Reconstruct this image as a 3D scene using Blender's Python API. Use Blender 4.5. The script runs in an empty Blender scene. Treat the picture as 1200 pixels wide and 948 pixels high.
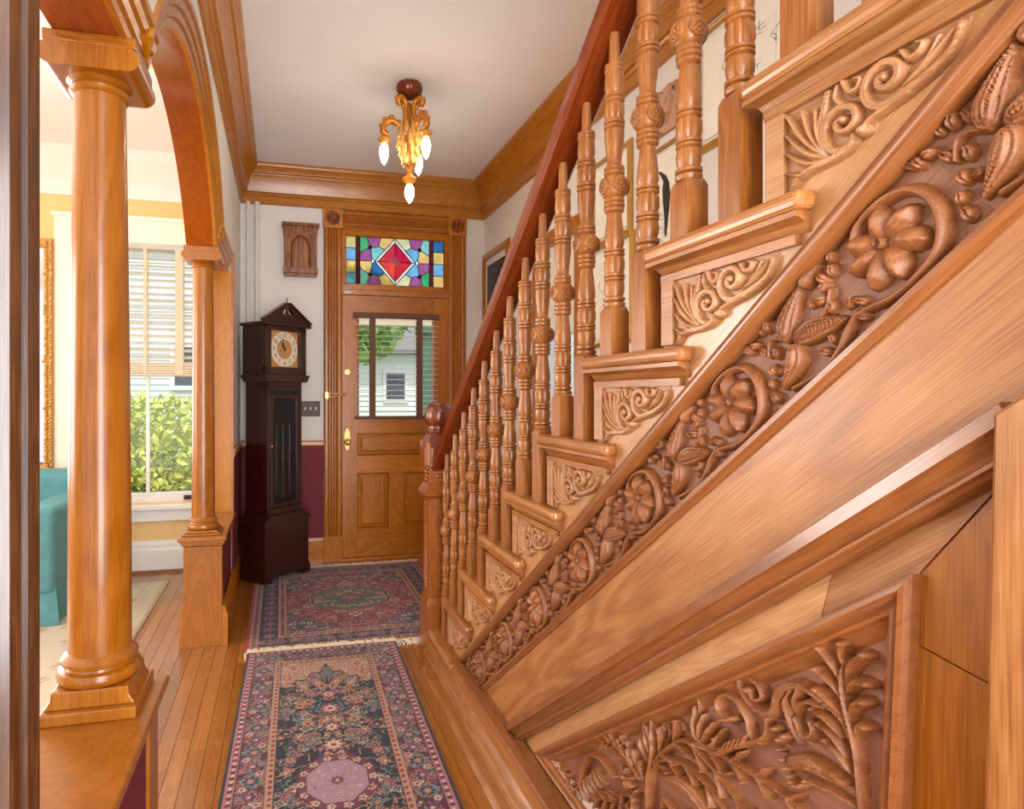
import bpy, math, random
import numpy as np
from mathutils import Vector, Matrix
random.seed(7)
SC = bpy.context.scene
COL = SC.collection
PI = math.pi

# ------------------------------------------------------------------ camera, world, lights, exposure
YAW = math.atan(170.0 / 714.0)
cam = bpy.data.cameras.new('camera')
cam.sensor_width = 36.0
cam.lens = 714.0 / 1200.0 * 36.0
cam.shift_x = 100.0 / 1200.0
cam.shift_y = -9.0 / 1200.0
cam.clip_start = 0.03
camo = bpy.data.objects.new('camera', cam)
camo.location = (0, 0, 1.27)
camo.rotation_euler = (PI / 2, 0, -YAW)
COL.objects.link(camo)
SC.camera = camo

world = bpy.data.worlds.new('overcast_sky')
SC.world = world
world.use_nodes = True
wn = world.node_tree.nodes
wl = world.node_tree.links
wn['Background'].inputs['Color'].default_value = (0.88, 0.94, 1.0, 1)
wn['Background'].inputs['Strength'].default_value = 1.25

def area(name, loc, rot, size, size_y, power, color):
    l = bpy.data.lights.new(name, 'AREA')
    l.shape = 'RECTANGLE'
    l.size, l.size_y, l.energy, l.color = size, size_y, power, color
    o = bpy.data.objects.new(name, l)
    o.location, o.rotation_euler = loc, rot
    COL.objects.link(o)
    return o
# added fill lamps: one behind the camera, two before the sitting room's closed walls
area('rear_fill', (0.1, -1.4, 1.3), (math.radians(104), 0, 0), 1.6, 2.2, 125, (0.96, 0.98, 1.0))
area('sitting_room_fill', (-3.1, 4.735, 1.55), (-PI / 2, 0, 0), 1.5, 1.7, 105, (1.0, 0.985, 0.96)).data.spread = math.radians(140)
area('sitting_room_side_fill', (-4.27, 2.4, 1.55), (0, -PI / 2, 0), 1.7, 1.6, 55, (1.0, 0.99, 0.97))
sun = bpy.data.lights.new('sun', 'SUN'); sun.energy = 2.4; sun.angle = 0.03; sun.color = (1.0, 0.96, 0.9)
suno = bpy.data.objects.new('sun', sun); suno.rotation_euler = (math.radians(28), 0, math.radians(-14)); COL.objects.link(suno)

vs = SC.view_settings
vs.view_transform = 'Standard'
vs.look = 'None'
vs.exposure = 0.4
vs.gamma = 1.0
vs.use_curve_mapping = False

# ------------------------------------------------------------------ materials
def lin(c):
    return tuple(((v / 255.0 / 12.92) if v <= 10 else ((v / 255.0 + 0.055) / 1.055) ** 2.4) for v in c) + (1.0,)

def newmat(name):
    m = bpy.data.materials.new(name)
    m.use_nodes = True
    return m, m.node_tree.nodes, m.node_tree.links, m.node_tree.nodes['Principled BSDF']

def plain(name, c, rough=0.5, metal=0.0, var=0.06, scale=30.0, bump=0.0, spec=0.5, coat=0.0):
    m, n, l, b = newmat(name)
    tc = n.new('ShaderNodeTexCoord')
    no = n.new('ShaderNodeTexNoise')
    no.inputs['Scale'].default_value = scale
    no.inputs['Detail'].default_value = 4
    l.new(tc.outputs['Object'], no.inputs['Vector'])
    r = n.new('ShaderNodeValToRGB')
    base = lin(c)
    r.color_ramp.elements[0].color = tuple(max(0, v * (1 - 2 * var)) for v in base[:3]) + (1,)
    r.color_ramp.elements[1].color = tuple(min(1, v * (1 + 2 * var)) for v in base[:3]) + (1,)
    l.new(no.outputs['Fac'], r.inputs['Fac'])
    l.new(r.outputs['Color'], b.inputs['Base Color'])
    b.inputs['Roughness'].default_value = rough
    b.inputs['Metallic'].default_value = metal
    b.inputs['Specular IOR Level'].default_value = spec
    b.inputs['Coat Weight'].default_value = coat
    b.inputs['Coat Roughness'].default_value = 0.12
    if bump:
        bp = n.new('ShaderNodeBump')
        bp.inputs['Strength'].default_value = bump
        bp.inputs['Distance'].default_value = 0.004
        l.new(no.outputs['Fac'], bp.inputs['Height'])
        l.new(bp.outputs['Normal'], b.inputs['Normal'])
    return m

SLOPE = math.atan(0.7577)
def wood(name, dark, mid, light, axis='z', rough=0.32, figure=1.0, tilt=0.0, coat=0.25, vary=0.12, along=1.3, across=22.0, rings=0.055):
    """oak: long streaks along `axis`, a cathedral figure and fine pores"""
    m, n, l, b = newmat(name)
    tc = n.new('ShaderNodeTexCoord')
    oi = n.new('ShaderNodeObjectInfo')
    off = n.new('ShaderNodeVectorMath'); off.operation = 'SCALE'
    comb = n.new('ShaderNodeCombineXYZ')
    for k, f in enumerate((3.7, 9.1, 5.3)):
        mm = n.new('ShaderNodeMath'); mm.operation = 'MULTIPLY'; mm.inputs[1].default_value = f
        l.new(oi.outputs['Random'], mm.inputs[0]); l.new(mm.outputs[0], comb.inputs[k])
    add = n.new('ShaderNodeVectorMath'); add.operation = 'ADD'
    rot = n.new('ShaderNodeMapping')
    rot.inputs['Rotation'].default_value = (tilt, 0, 0)
    l.new(tc.outputs['Object'], rot.inputs['Vector'])
    l.new(rot.outputs['Vector'], add.inputs[0]); l.new(comb.outputs[0], add.inputs[1])
    def mp(a, c):
        s = {'x': (a, c, c), 'y': (c, a, c), 'z': (c, c, a)}[axis]
        q = n.new('ShaderNodeMapping'); q.inputs['Scale'].default_value = s
        l.new(add.outputs[0], q.inputs['Vector'])
        return q
    q1 = mp(along * .8, across * 0.3)
    n1 = n.new('ShaderNodeTexNoise'); n1.inputs['Scale'].default_value = 1.0
    n1.inputs['Detail'].default_value = 3; n1.inputs['Distortion'].default_value = 0.6
    l.new(q1.outputs[0], n1.inputs['Vector'])
    # growth rings: sine of the smooth noise gives nested contour lines
    sn = n.new('ShaderNodeMath'); sn.operation = 'MULTIPLY'; sn.inputs[1].default_value = 90.0 * figure
    l.new(n1.outputs['Fac'], sn.inputs[0])
    si = n.new('ShaderNodeMath'); si.operation = 'SINE'; l.new(sn.outputs[0], si.inputs[0])
    q2 = mp(along * 9, across * 22)
    n2 = n.new('ShaderNodeTexNoise'); n2.inputs['Scale'].default_value = 1.0; n2.inputs['Detail'].default_value = 5
    l.new(q2.outputs[0], n2.inputs['Vector'])
    q3 = mp(along * .6, across * .12)
    n3 = n.new('ShaderNodeTexNoise'); n3.inputs['Scale'].default_value = 1.0; n3.inputs['Detail'].default_value = 2
    l.new(q3.outputs[0], n3.inputs['Vector'])
    m1 = n.new('ShaderNodeMath'); m1.operation = 'MULTIPLY_ADD'; m1.inputs[1].default_value = rings; m1.inputs[2].default_value = 0.0
    l.new(si.outputs[0], m1.inputs[0])
    m2 = n.new('ShaderNodeMath'); m2.operation = 'MULTIPLY_ADD'; m2.inputs[1].default_value = 0.64
    l.new(n2.outputs['Fac'], m2.inputs[0]); l.new(m1.outputs[0], m2.inputs[2])
    m3 = n.new('ShaderNodeMath'); m3.operation = 'MULTIPLY_ADD'; m3.inputs[1].default_value = 0.36
    l.new(n3.outputs['Fac'], m3.inputs[0]); l.new(m2.outputs[0], m3.inputs[2])
    r = n.new('ShaderNodeValToRGB')
    r.color_ramp.elements[0].position = 0.27; r.color_ramp.elements[0].color = lin(dark)
    r.color_ramp.elements[1].position = 0.74; r.color_ramp.elements[1].color = lin(light)
    e = r.color_ramp.elements.new(0.5); e.color = lin(mid)
    l.new(m3.outputs[0], r.inputs['Fac'])
    hv = n.new('ShaderNodeHueSaturation')
    va = n.new('ShaderNodeMath'); va.operation = 'MULTIPLY_ADD'
    va.inputs[1].default_value = vary * 2; va.inputs[2].default_value = (1 - vary) * .71; hv.inputs['Saturation'].default_value = 1.07
    l.new(oi.outputs['Random'], va.inputs[0]); l.new(va.outputs[0], hv.inputs['Value'])
    l.new(r.outputs['Color'], hv.inputs['Color'])
    l.new(hv.outputs['Color'], b.inputs['Base Color'])
    b.inputs['Roughness'].default_value = rough
    b.inputs['Coat Weight'].default_value = coat
    b.inputs['Coat Roughness'].default_value = 0.15
    bp = n.new('ShaderNodeBump'); bp.inputs['Strength'].default_value = 0.12; bp.inputs['Distance'].default_value = 0.002
    l.new(n2.outputs['Fac'], bp.inputs['Height']); l.new(bp.outputs['Normal'], b.inputs['Normal'])
    return m

STAIR = ((136, 84, 48), (182, 122, 76), (206, 154, 106))
DOORW = ((148, 82, 30), (194, 118, 50), (218, 148, 76))
PALE = ((168, 114, 72), (202, 150, 104), (222, 176, 132))
CARV = ((112, 66, 38), (156, 98, 62), (184, 128, 88))
MAT = {}
MAT['stair_slope'] = wood('oak_stringer', *STAIR, axis='y', tilt=SLOPE, figure=.55, rings=.085, along=1.0, across=20, rough=.42, coat=.1)
MAT['stair_pale'] = wood('oak_pale_stringer', *PALE, axis='y', tilt=SLOPE, figure=1.2)
MAT['stair_x'] = wood('oak_tread', *STAIR, axis='x')
MAT['stair_y'] = wood('oak_run', *STAIR, axis='y')
MAT['stair_z'] = wood('oak_upright', *STAIR, axis='z')
MAT['panel_z'] = wood('oak_vertical_board', (122, 70, 28), (162, 98, 44), (182, 118, 60), axis='z', vary=0.05)
MAT['baluster'] = wood('oak_turned', (122, 72, 38), (168, 106, 60), (194, 136, 86), axis='z', rough=0.36, coat=.15, vary=0.08)
MAT['bead'] = wood('oak_bead', (122, 72, 44), (156, 98, 62), (176, 116, 76), axis='y', tilt=SLOPE, rough=0.28, vary=0.05)
MAT['rail'] = wood('mahogany_red_rail', (96, 42, 26), (132, 62, 38), (154, 80, 50), axis='y', tilt=SLOPE, rough=0.22, coat=0.5, vary=0.03)
MAT['carving'] = wood('carved_oak', *CARV, axis='y', tilt=SLOPE, rough=0.5, coat=0.04, figure=0.7, vary=0.05)
MAT['carving_ground'] = wood('carved_oak_ground', (120, 76, 54), (152, 102, 76), (174, 124, 96), axis='y', tilt=SLOPE, rough=0.55, coat=0.0, figure=0.5, vary=0.03)
MAT['plaque_ground'] = wood('carved_panel_ground', (126, 78, 60), (150, 98, 78), (168, 116, 94), axis='y', rough=0.55, coat=0.0, figure=0.5, vary=0.03)
MAT['bracket'] = wood('carved_pale_oak', (160, 106, 70), (196, 144, 102), (214, 166, 126), axis='y', rough=0.42, coat=0.1, figure=0.6, vary=0.05)
MAT['door_x'] = wood('oak_door_rail', *DOORW, axis='x')
MAT['door_y'] = wood('oak_crown_run', *DOORW, axis='y')
MAT['door_z'] = wood('oak_door_stile', *DOORW, axis='z')
MAT['crown_x'] = wood('golden_oak_crown', (160, 94, 36), (204, 132, 60), (226, 162, 88), axis='x', vary=.03)
MAT['crown_y'] = wood('golden_oak_crown_run', (160, 94, 36), (204, 132, 60), (226, 162, 88), axis='y', vary=.03)
MAT['column'] = wood('oak_column', (150, 86, 34), (186, 116, 54), (206, 138, 72), axis='z', rough=0.3, coat=0.35, vary=0.03, figure=0.8)
MAT['arch'] = wood('oak_arch_soffit', (146, 68, 26), (180, 90, 36), (196, 108, 50), axis='y', rough=0.22, coat=0.6, vary=0.03, figure=0.6)
MAT['casing_dark'] = wood('aged_oak_casing', (62, 34, 20), (94, 58, 36), (128, 92, 64), axis='z', rough=0.3, coat=0.4, vary=0.02)
MAT['newel'] = wood('oak_newel', (136, 74, 36), (170, 100, 54), (190, 120, 70), axis='z', rough=0.28, coat=0.4, vary=0.03)
MAT['floor'] = wood('oak_floor', (142, 86, 42), (182, 120, 66), (204, 146, 88), axis='y', rough=0.3, coat=0.6, vary=0.13, along=1.6, across=30)
MAT['weight'] = plain('dark_bronze_weight', (120, 104, 92), 0.18, metal=0.8)
MAT['clock'] = wood('dark_mahogany', (34, 12, 10), (58, 22, 18), (82, 36, 28), axis='z', rough=0.3, coat=0.35, vary=0.03)
MAT['walnut'] = wood('red_oak_box', (92, 44, 18), (150, 84, 38), (190, 118, 60), axis='z', figure=.6, rings=.16)
MAT['ceiling'] = plain('ceiling_plaster', (240, 238, 238), 0.9, var=0.015, scale=3)
MAT['wall'] = plain('wall_plaster', (226, 221, 214), 0.85, var=0.015, scale=6)
MAT['cream'] = plain('cream_paint', (240, 198, 136), 0.8, var=0.02, scale=6)
MAT['burgundy'] = plain('burgundy_wainscot', (112, 22, 40), 0.7, var=0.08, scale=60, bump=0.25)
MAT['white_trim'] = plain('white_trim_paint', (236, 232, 224), 0.45, var=0.01)
MAT['ivory'] = plain('ivory_trim_paint', (250, 238, 218), 0.45, var=0.01)
MAT['pipe'] = plain('painted_pipe', (214, 208, 202), 0.5, var=0.01)
MAT['brass'] = plain('brass', (222, 178, 104), 0.3, metal=0.55, var=0.04)
MAT['pilaster'] = wood('window_lit_oak_pilaster', (190, 118, 46), (214, 142, 64), (228, 160, 84), axis='z', vary=0.03)  # door oak with the window's light put into its colour
MAT['gold'] = plain('gilded_carving', (206, 156, 84), 0.45, metal=0.3, var=0.15, scale=80, bump=0.3)
MAT['lamp_gold'] = plain('gilded_lamp_metal', (196, 126, 44), 0.35, metal=0.55, var=0.15, scale=90, bump=0.3)
MAT['lamp_dark'] = plain('bronze_canopy', (116, 58, 26), 0.3, metal=0.5, var=0.15, scale=60)
MAT['black'] = plain('black_metal', (24, 20, 20), 0.35, var=0.05)
MAT['steel'] = plain('steel', (190, 188, 182), 0.3, metal=1.0)
def translucent(name, c, f):
    m, n, l, b = newmat(name)
    b.inputs['Base Color'].default_value = lin(c); b.inputs['Roughness'].default_value = .5
    t = n.new('ShaderNodeBsdfTranslucent'); t.inputs['Color'].default_value = lin(c)
    mx = n.new('ShaderNodeMixShader'); mx.inputs[0].default_value = f
    l.new(b.outputs[0], mx.inputs[1]); l.new(t.outputs[0], mx.inputs[2]); l.new(mx.outputs[0], n['Material Output'].inputs['Surface'])
    return m
MAT['slat'] = translucent('white_slat', (240, 240, 240), .4)
MAT['slat_cream'] = translucent('cream_slat', (244, 240, 232), .5)
MAT['tape_brown'] = plain('brown_tape', (104, 62, 44), 0.7)
MAT['tape_cream'] = plain('cream_tape', (222, 202, 172), 0.8)
MAT['teal'] = plain('teal_velvet', (90, 150, 156), 0.75, var=0.12, scale=14)
MAT['dial'] = plain('silvered_dial', (232, 218, 190), 0.4, var=0.03)
MAT['dial_gold'] = plain('gilt_dial_centre', (206, 150, 84), 0.35, metal=0.4, var=0.08)
MAT['mat_board'] = plain('cream_mat_board', (240, 234, 222), 0.8, var=0.01)
MAT['paper'] = plain('print_paper', (236, 230, 216), 0.8, var=0.02)
MAT['ink'] = plain('dark_ink', (46, 42, 40), 0.8)
MAT['goldframe'] = plain('gold_frame', (196, 148, 72), 0.35, metal=0.35, var=0.08)
MAT['fringe'] = plain('cream_fringe', (226, 210, 182), 0.9, var=0.08, scale=120)
MAT['lead'] = plain('lead_came', (40, 34, 34), 0.5, metal=0.3)
MAT['relief'] = plain('terracotta_relief', (196, 150, 122), 0.7, var=0.08)

def glassmat(name, tint=(1, 1, 1), gloss=0.06):
    m, n, l, b = newmat(name)
    n.remove(b)
    out = n['Material Output']
    tr = n.new('ShaderNodeBsdfTransparent'); tr.inputs['Color'].default_value = tint + (1,)
    gl = n.new('ShaderNodeBsdfGlossy'); gl.inputs['Roughness'].default_value = 0.02
    lw = n.new('ShaderNodeLayerWeight'); lw.inputs['Blend'].default_value = 0.5      # Schlick, the same from both faces of a thin pane
    pw = n.new('ShaderNodeMath'); pw.operation = 'POWER'; pw.inputs[1].default_value = 5.0; l.new(lw.outputs['Facing'], pw.inputs[0])
    fr = n.new('ShaderNodeMath'); fr.operation = 'MULTIPLY_ADD'; fr.inputs[1].default_value = 0.9; fr.inputs[2].default_value = 0.04; l.new(pw.outputs[0], fr.inputs[0])
    mx = n.new('ShaderNodeMixShader')
    l.new(fr.outputs[0], mx.inputs[0]); l.new(tr.outputs[0], mx.inputs[1]); l.new(gl.outputs[0], mx.inputs[2])
    l.new(mx.outputs[0], out.inputs['Surface'])
    return m
MAT['glass'] = glassmat('window_glass')
MAT['smoke'] = glassmat('dark_glass', (0.6, 0.62, 0.64))

def stained(name, c):
    m, n, l, b = newmat(name)
    n.remove(b)
    out = n['Material Output']
    tc = n.new('ShaderNodeTexCoord'); no = n.new('ShaderNodeTexNoise')
    no.inputs['Scale'].default_value = 22; no.inputs['Detail'].default_value = 4
    l.new(tc.outputs['Object'], no.inputs['Vector'])
    r = n.new('ShaderNodeValToRGB'); base = tuple(v ** .5 for v in lin(c)[:3])
    r.color_ramp.elements[0].position = 0.3; r.color_ramp.elements[1].position = 0.7
    r.color_ramp.elements[0].color = tuple(v * 0.88 for v in base[:3]) + (1,)
    r.color_ramp.elements[1].color = tuple(min(1, v * 1.1 + .01) for v in base[:3]) + (1,)
    l.new(no.outputs['Fac'], r.inputs['Fac'])
    tl = n.new('ShaderNodeBsdfTranslucent'); tr = n.new('ShaderNodeBsdfTransparent'); df = n.new('ShaderNodeBsdfDiffuse')
    for s in (tl, tr, df):
        l.new(r.outputs['Color'], s.inputs['Color'])
    m1 = n.new('ShaderNodeMixShader'); m1.inputs[0].default_value = 0.7
    l.new(tl.outputs[0], m1.inputs[1]); l.new(tr.outputs[0], m1.inputs[2])
    m2 = n.new('ShaderNodeMixShader'); m2.inputs[0].default_value = 0.12
    l.new(m1.outputs[0], m2.inputs[1]); l.new(df.outputs[0], m2.inputs[2])
    l.new(m2.outputs[0], out.inputs['Surface'])
    return m

def emis(name, c, s):
    m, n, l, b = newmat(name)
    b.inputs['Base Color'].default_value = (1, 1, 1, 1)
    b.inputs['Emission Color'].default_value = lin(c)
    b.inputs['Emission Strength'].default_value = s
    return m
MAT['bulb'] = emis('lit_bulb', (255, 240, 218), 32.0)

def vcol(name, rough=0.95, bump=0.5):
    m, n, l, b = newmat(name)
    a = n.new('ShaderNodeAttribute'); a.attribute_name = 'dye'
    tc = n.new('ShaderNodeTexCoord'); no = n.new('ShaderNodeTexNoise'); no.inputs['Scale'].default_value = 420
    l.new(tc.outputs['Object'], no.inputs['Vector'])
    mx = n.new('ShaderNodeMix'); mx.data_type = 'RGBA'; mx.blend_type = 'MULTIPLY'; mx.inputs[0].default_value = 0.35
    l.new(a.outputs['Color'], mx.inputs[6]); l.new(no.outputs['Fac'], mx.inputs[7])
    l.new(mx.outputs[2], b.inputs['Base Color'])
    b.inputs['Roughness'].default_value = rough
    b.inputs['Specular IOR Level'].default_value = 0.1
    b.inputs['Sheen Weight'].default_value = 0.2
    bp = n.new('ShaderNodeBump'); bp.inputs['Strength'].default_value = bump; bp.inputs['Distance'].default_value = 0.002
    l.new(no.outputs['Fac'], bp.inputs['Height']); l.new(bp.outputs['Normal'], b.inputs['Normal'])
    return m
MAT['rug'] = vcol('woven_wool')

# ------------------------------------------------------------------ scene graph helpers
ORG = {}
def tag(o, label=None, cat=None, group=None, kind=None):
    if label: o['label'] = label
    if cat: o['category'] = cat
    if group: o['group'] = group
    if kind: o['kind'] = kind
    return o
def thing(name, label, cat, loc=(0, 0, 0), rz=0.0, group=None):
    o = bpy.data.objects.new(name, None)
    o.empty_display_size = 0.05
    o.location = loc; o.rotation_euler = (0, 0, rz)
    COL.objects.link(o)
    ORG[o.name] = Vector(loc) if rz == 0.0 else Vector((0, 0, 0))   # turned things are built in their own axes
    return tag(o, label, cat, group)
def structure(name, loc=(0, 0, 0)):
    o = bpy.data.objects.new(name, None)
    o.empty_display_size = 0.05
    o.location = loc
    COL.objects.link(o)
    ORG[o.name] = Vector(loc)
    o['kind'] = 'structure'
    return o
def link(name, me, mat, parent=None, bevel=0.0, smooth=None):
    if mat is not None: me.materials.append(mat)
    o = bpy.data.objects.new(name, me)
    COL.objects.link(o)
    if parent is not None:
        o.parent = parent
        ORG[o.name] = ORG[parent.name]
    else:
        ORG[o.name] = Vector((0, 0, 0))
    if smooth is not None:
        me.polygons.foreach_set('use_smooth', [True] * len(me.polygons))
        if smooth < 3.0: me.set_sharp_from_angle(angle=smooth)
    if bevel:
        b = o.modifiers.new('bevel', 'BEVEL'); b.width = bevel; b.segments = 2; b.limit_method = 'ANGLE'
        b.harden_normals = False
    return o
def kids(o):
    return [c for c in COL.objects if c.parent == o]
def copy_part(o, parent, loc=None, children=()):
    c = o.copy(); COL.objects.link(c)
    c.parent = parent
    if loc is not None: c.location = loc
    ORG[c.name] = ORG[parent.name]
    for k in children:
        d = k.copy(); COL.objects.link(d); d.parent = c
    return c

class M:
    def __init__(s): s.v = []; s.f = []
    def add(s, vs, fs):
        n = len(s.v); s.v += [tuple(p) for p in vs]; s.f += [tuple(i + n for i in f) for f in fs]; return s
    def box(s, x0, x1, y0, y1, z0, z1):
        v = [(x, y, z) for z in (z0, z1) for y in (y0, y1) for x in (x0, x1)]
        return s.add(v, [(0, 2, 3, 1), (4, 5, 7, 6), (0, 1, 5, 4), (2, 6, 7, 3), (0, 4, 6, 2), (1, 3, 7, 5)])
    def prism(s, pts, axis, a, b):
        """polygon (2D) pulled along an axis: x -> pts are (y,z); y -> (x,z); z -> (x,y)"""
        def P(p, t): return {'x': (t, p[0], p[1]), 'y': (p[0], t, p[1]), 'z': (p[0], p[1], t)}[axis]
        n = len(pts)
        v = [P(p, a) for p in pts] + [P(p, b) for p in pts]
        f = [(i, (i + 1) % n, n + (i + 1) % n, n + i) for i in range(n)] + [tuple(range(n))[::-1], tuple(range(n, 2 * n))]
        return s.add(v, f)
    def sweep(s, path, prof, N, closed=False):
        """profile (a,b): a across (N x tangent, mitred), b along N"""
        N = Vector(N).normalized(); P = [Vector(p) for p in path]; n = len(P); k = len(prof)
        seg = [(P[(i + 1) % n] - P[i]).normalized() for i in range(n if closed else n - 1)]
        v = []
        for i in range(n):
            t0 = seg[i - 1] if (i > 0 or closed) else seg[0]
            t1 = seg[i] if i < len(seg) else seg[-1]
            a0 = N.cross(t0); a1 = N.cross(t1); m = (a0 + a1)
            m = m.normalized() if m.length > 1e-6 else a0
            m = m / max(0.3, m.dot(a0))
            for a, b in prof: v.append(tuple(P[i] + m * a + N * b))
        f = []
        rng = range(n) if closed else range(n - 1)
        for i in rng:
            j = (i + 1) % n
            for q in range(k): f.append((i * k + q, i * k + (q + 1) % k, j * k + (q + 1) % k, j * k + q))
        if not closed: f += [tuple(range(k))[::-1], tuple(range((n - 1) * k, n * k))]
        return s.add(v, f)
    def lathe(s, prof, segs=24, c=(0, 0, 0), fn=None):
        n = len(prof); v = []
        for (r, z) in prof:
            for j in range(segs):
                t = 2 * PI * j / segs
                rr = r * fn(z, t) if fn else r
                v.append((c[0] + rr * math.cos(t), c[1] + rr * math.sin(t), c[2] + z))
        f = [(i * segs + j, i * segs + (j + 1) % segs, (i + 1) * segs + (j + 1) % segs, (i + 1) * segs + j) for i in range(n - 1) for j in range(segs)]
        f += [tuple(range(segs))[::-1], tuple(range((n - 1) * segs, n * segs))]
        return s.add(v, f)
    def tube(s, path, rad, segs=10, flat=1.0):
        P = [Vector(p) for p in path]; n = len(P)
        if not hasattr(rad, '__len__'): rad = [rad] * n
        T = [(P[min(i + 1, n - 1)] - P[max(i - 1, 0)]).normalized() for i in range(n)]
        up = Vector((0, 0, 1)) if abs(T[0].z) < 0.9 else Vector((1, 0, 0))
        u = T[0].cross(up).normalized(); v = []
        for i in range(n):
            u = (u - T[i] * u.dot(T[i])).normalized(); w = T[i].cross(u)
            for j in range(segs):
                t = 2 * PI * j / segs
                v.append(tuple(P[i] + (u * math.cos(t) * flat + w * math.sin(t)) * rad[i]))
        f = [(i * segs + j, i * segs + (j + 1) % segs, (i + 1) * segs + (j + 1) % segs, (i + 1) * segs + j) for i in range(n - 1) for j in range(segs)]
        f += [tuple(range(segs))[::-1], tuple(range((n - 1) * segs, n * segs))]
        return s.add(v, f)
    def ball(s, c, r, segs=12, rings=8):
        rx, ry, rz = (r, r, r) if not hasattr(r, '__len__') else r
        v = [(c[0], c[1], c[2] - rz)]
        for i in range(1, rings):
            a = -PI / 2 + PI * i / rings
            for j in range(segs):
                t = 2 * PI * j / segs
                v.append((c[0] + rx * math.cos(a) * math.cos(t), c[1] + ry * math.cos(a) * math.sin(t), c[2] + rz * math.sin(a)))
        v.append((c[0], c[1], c[2] + rz)); top = len(v) - 1
        f = [(0, 1 + (j + 1) % segs, 1 + j) for j in range(segs)]
        for i in range(rings - 2):
            for j in range(segs):
                a = 1 + i * segs
                f.append((a + j, a + (j + 1) % segs, a + segs + (j + 1) % segs, a + segs + j))
        a = 1 + (rings - 2) * segs
        f += [(a + j, a + (j + 1) % segs, top) for j in range(segs)]
        return s.add(v, f)
    def mesh(s, name, org=None):
        me = bpy.data.meshes.new(name)
        v = s.v if org is None else [(p[0] - org[0], p[1] - org[1], p[2] - org[2]) for p in s.v]
        me.from_pydata(v, [], s.f); me.update()
        return me
    def build(s, name, mat, parent=None, bevel=0.0, smooth=None):
        org = ORG[parent.name] if parent is not None else None
        me = s.mesh(name, org)
        import bmesh
        bm = bmesh.new(); bm.from_mesh(me); bmesh.ops.recalc_face_normals(bm, faces=bm.faces); bm.to_mesh(me); bm.free()
        return link(name, me, mat, parent, bevel, smooth)
def box(name, mat, parent, x0, x1, y0, y1, z0, z1, bevel=0.0):
    return M().box(x0, x1, y0, y1, z0, z1).build(name, mat, parent, bevel)

def crom(pts, n=8):
    """Catmull-Rom through points (any dimension)"""
    P = np.array(pts, float)
    P = np.vstack([2 * P[0] - P[1], P, 2 * P[-1] - P[-2]])
    out = []
    for i in range(1, len(P) - 2):
        for t in np.linspace(0, 1, n, endpoint=False):
            p0, p1, p2, p3 = P[i - 1], P[i], P[i + 1], P[i + 2]
            out.append(0.5 * ((2 * p1) + (-p0 + p2) * t + (2 * p0 - 5 * p1 + 4 * p2 - p3) * t * t + (-p0 + 3 * p1 - 3 * p2 + p3) * t ** 3))
    out.append(P[-2])
    return np.array(out)

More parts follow.
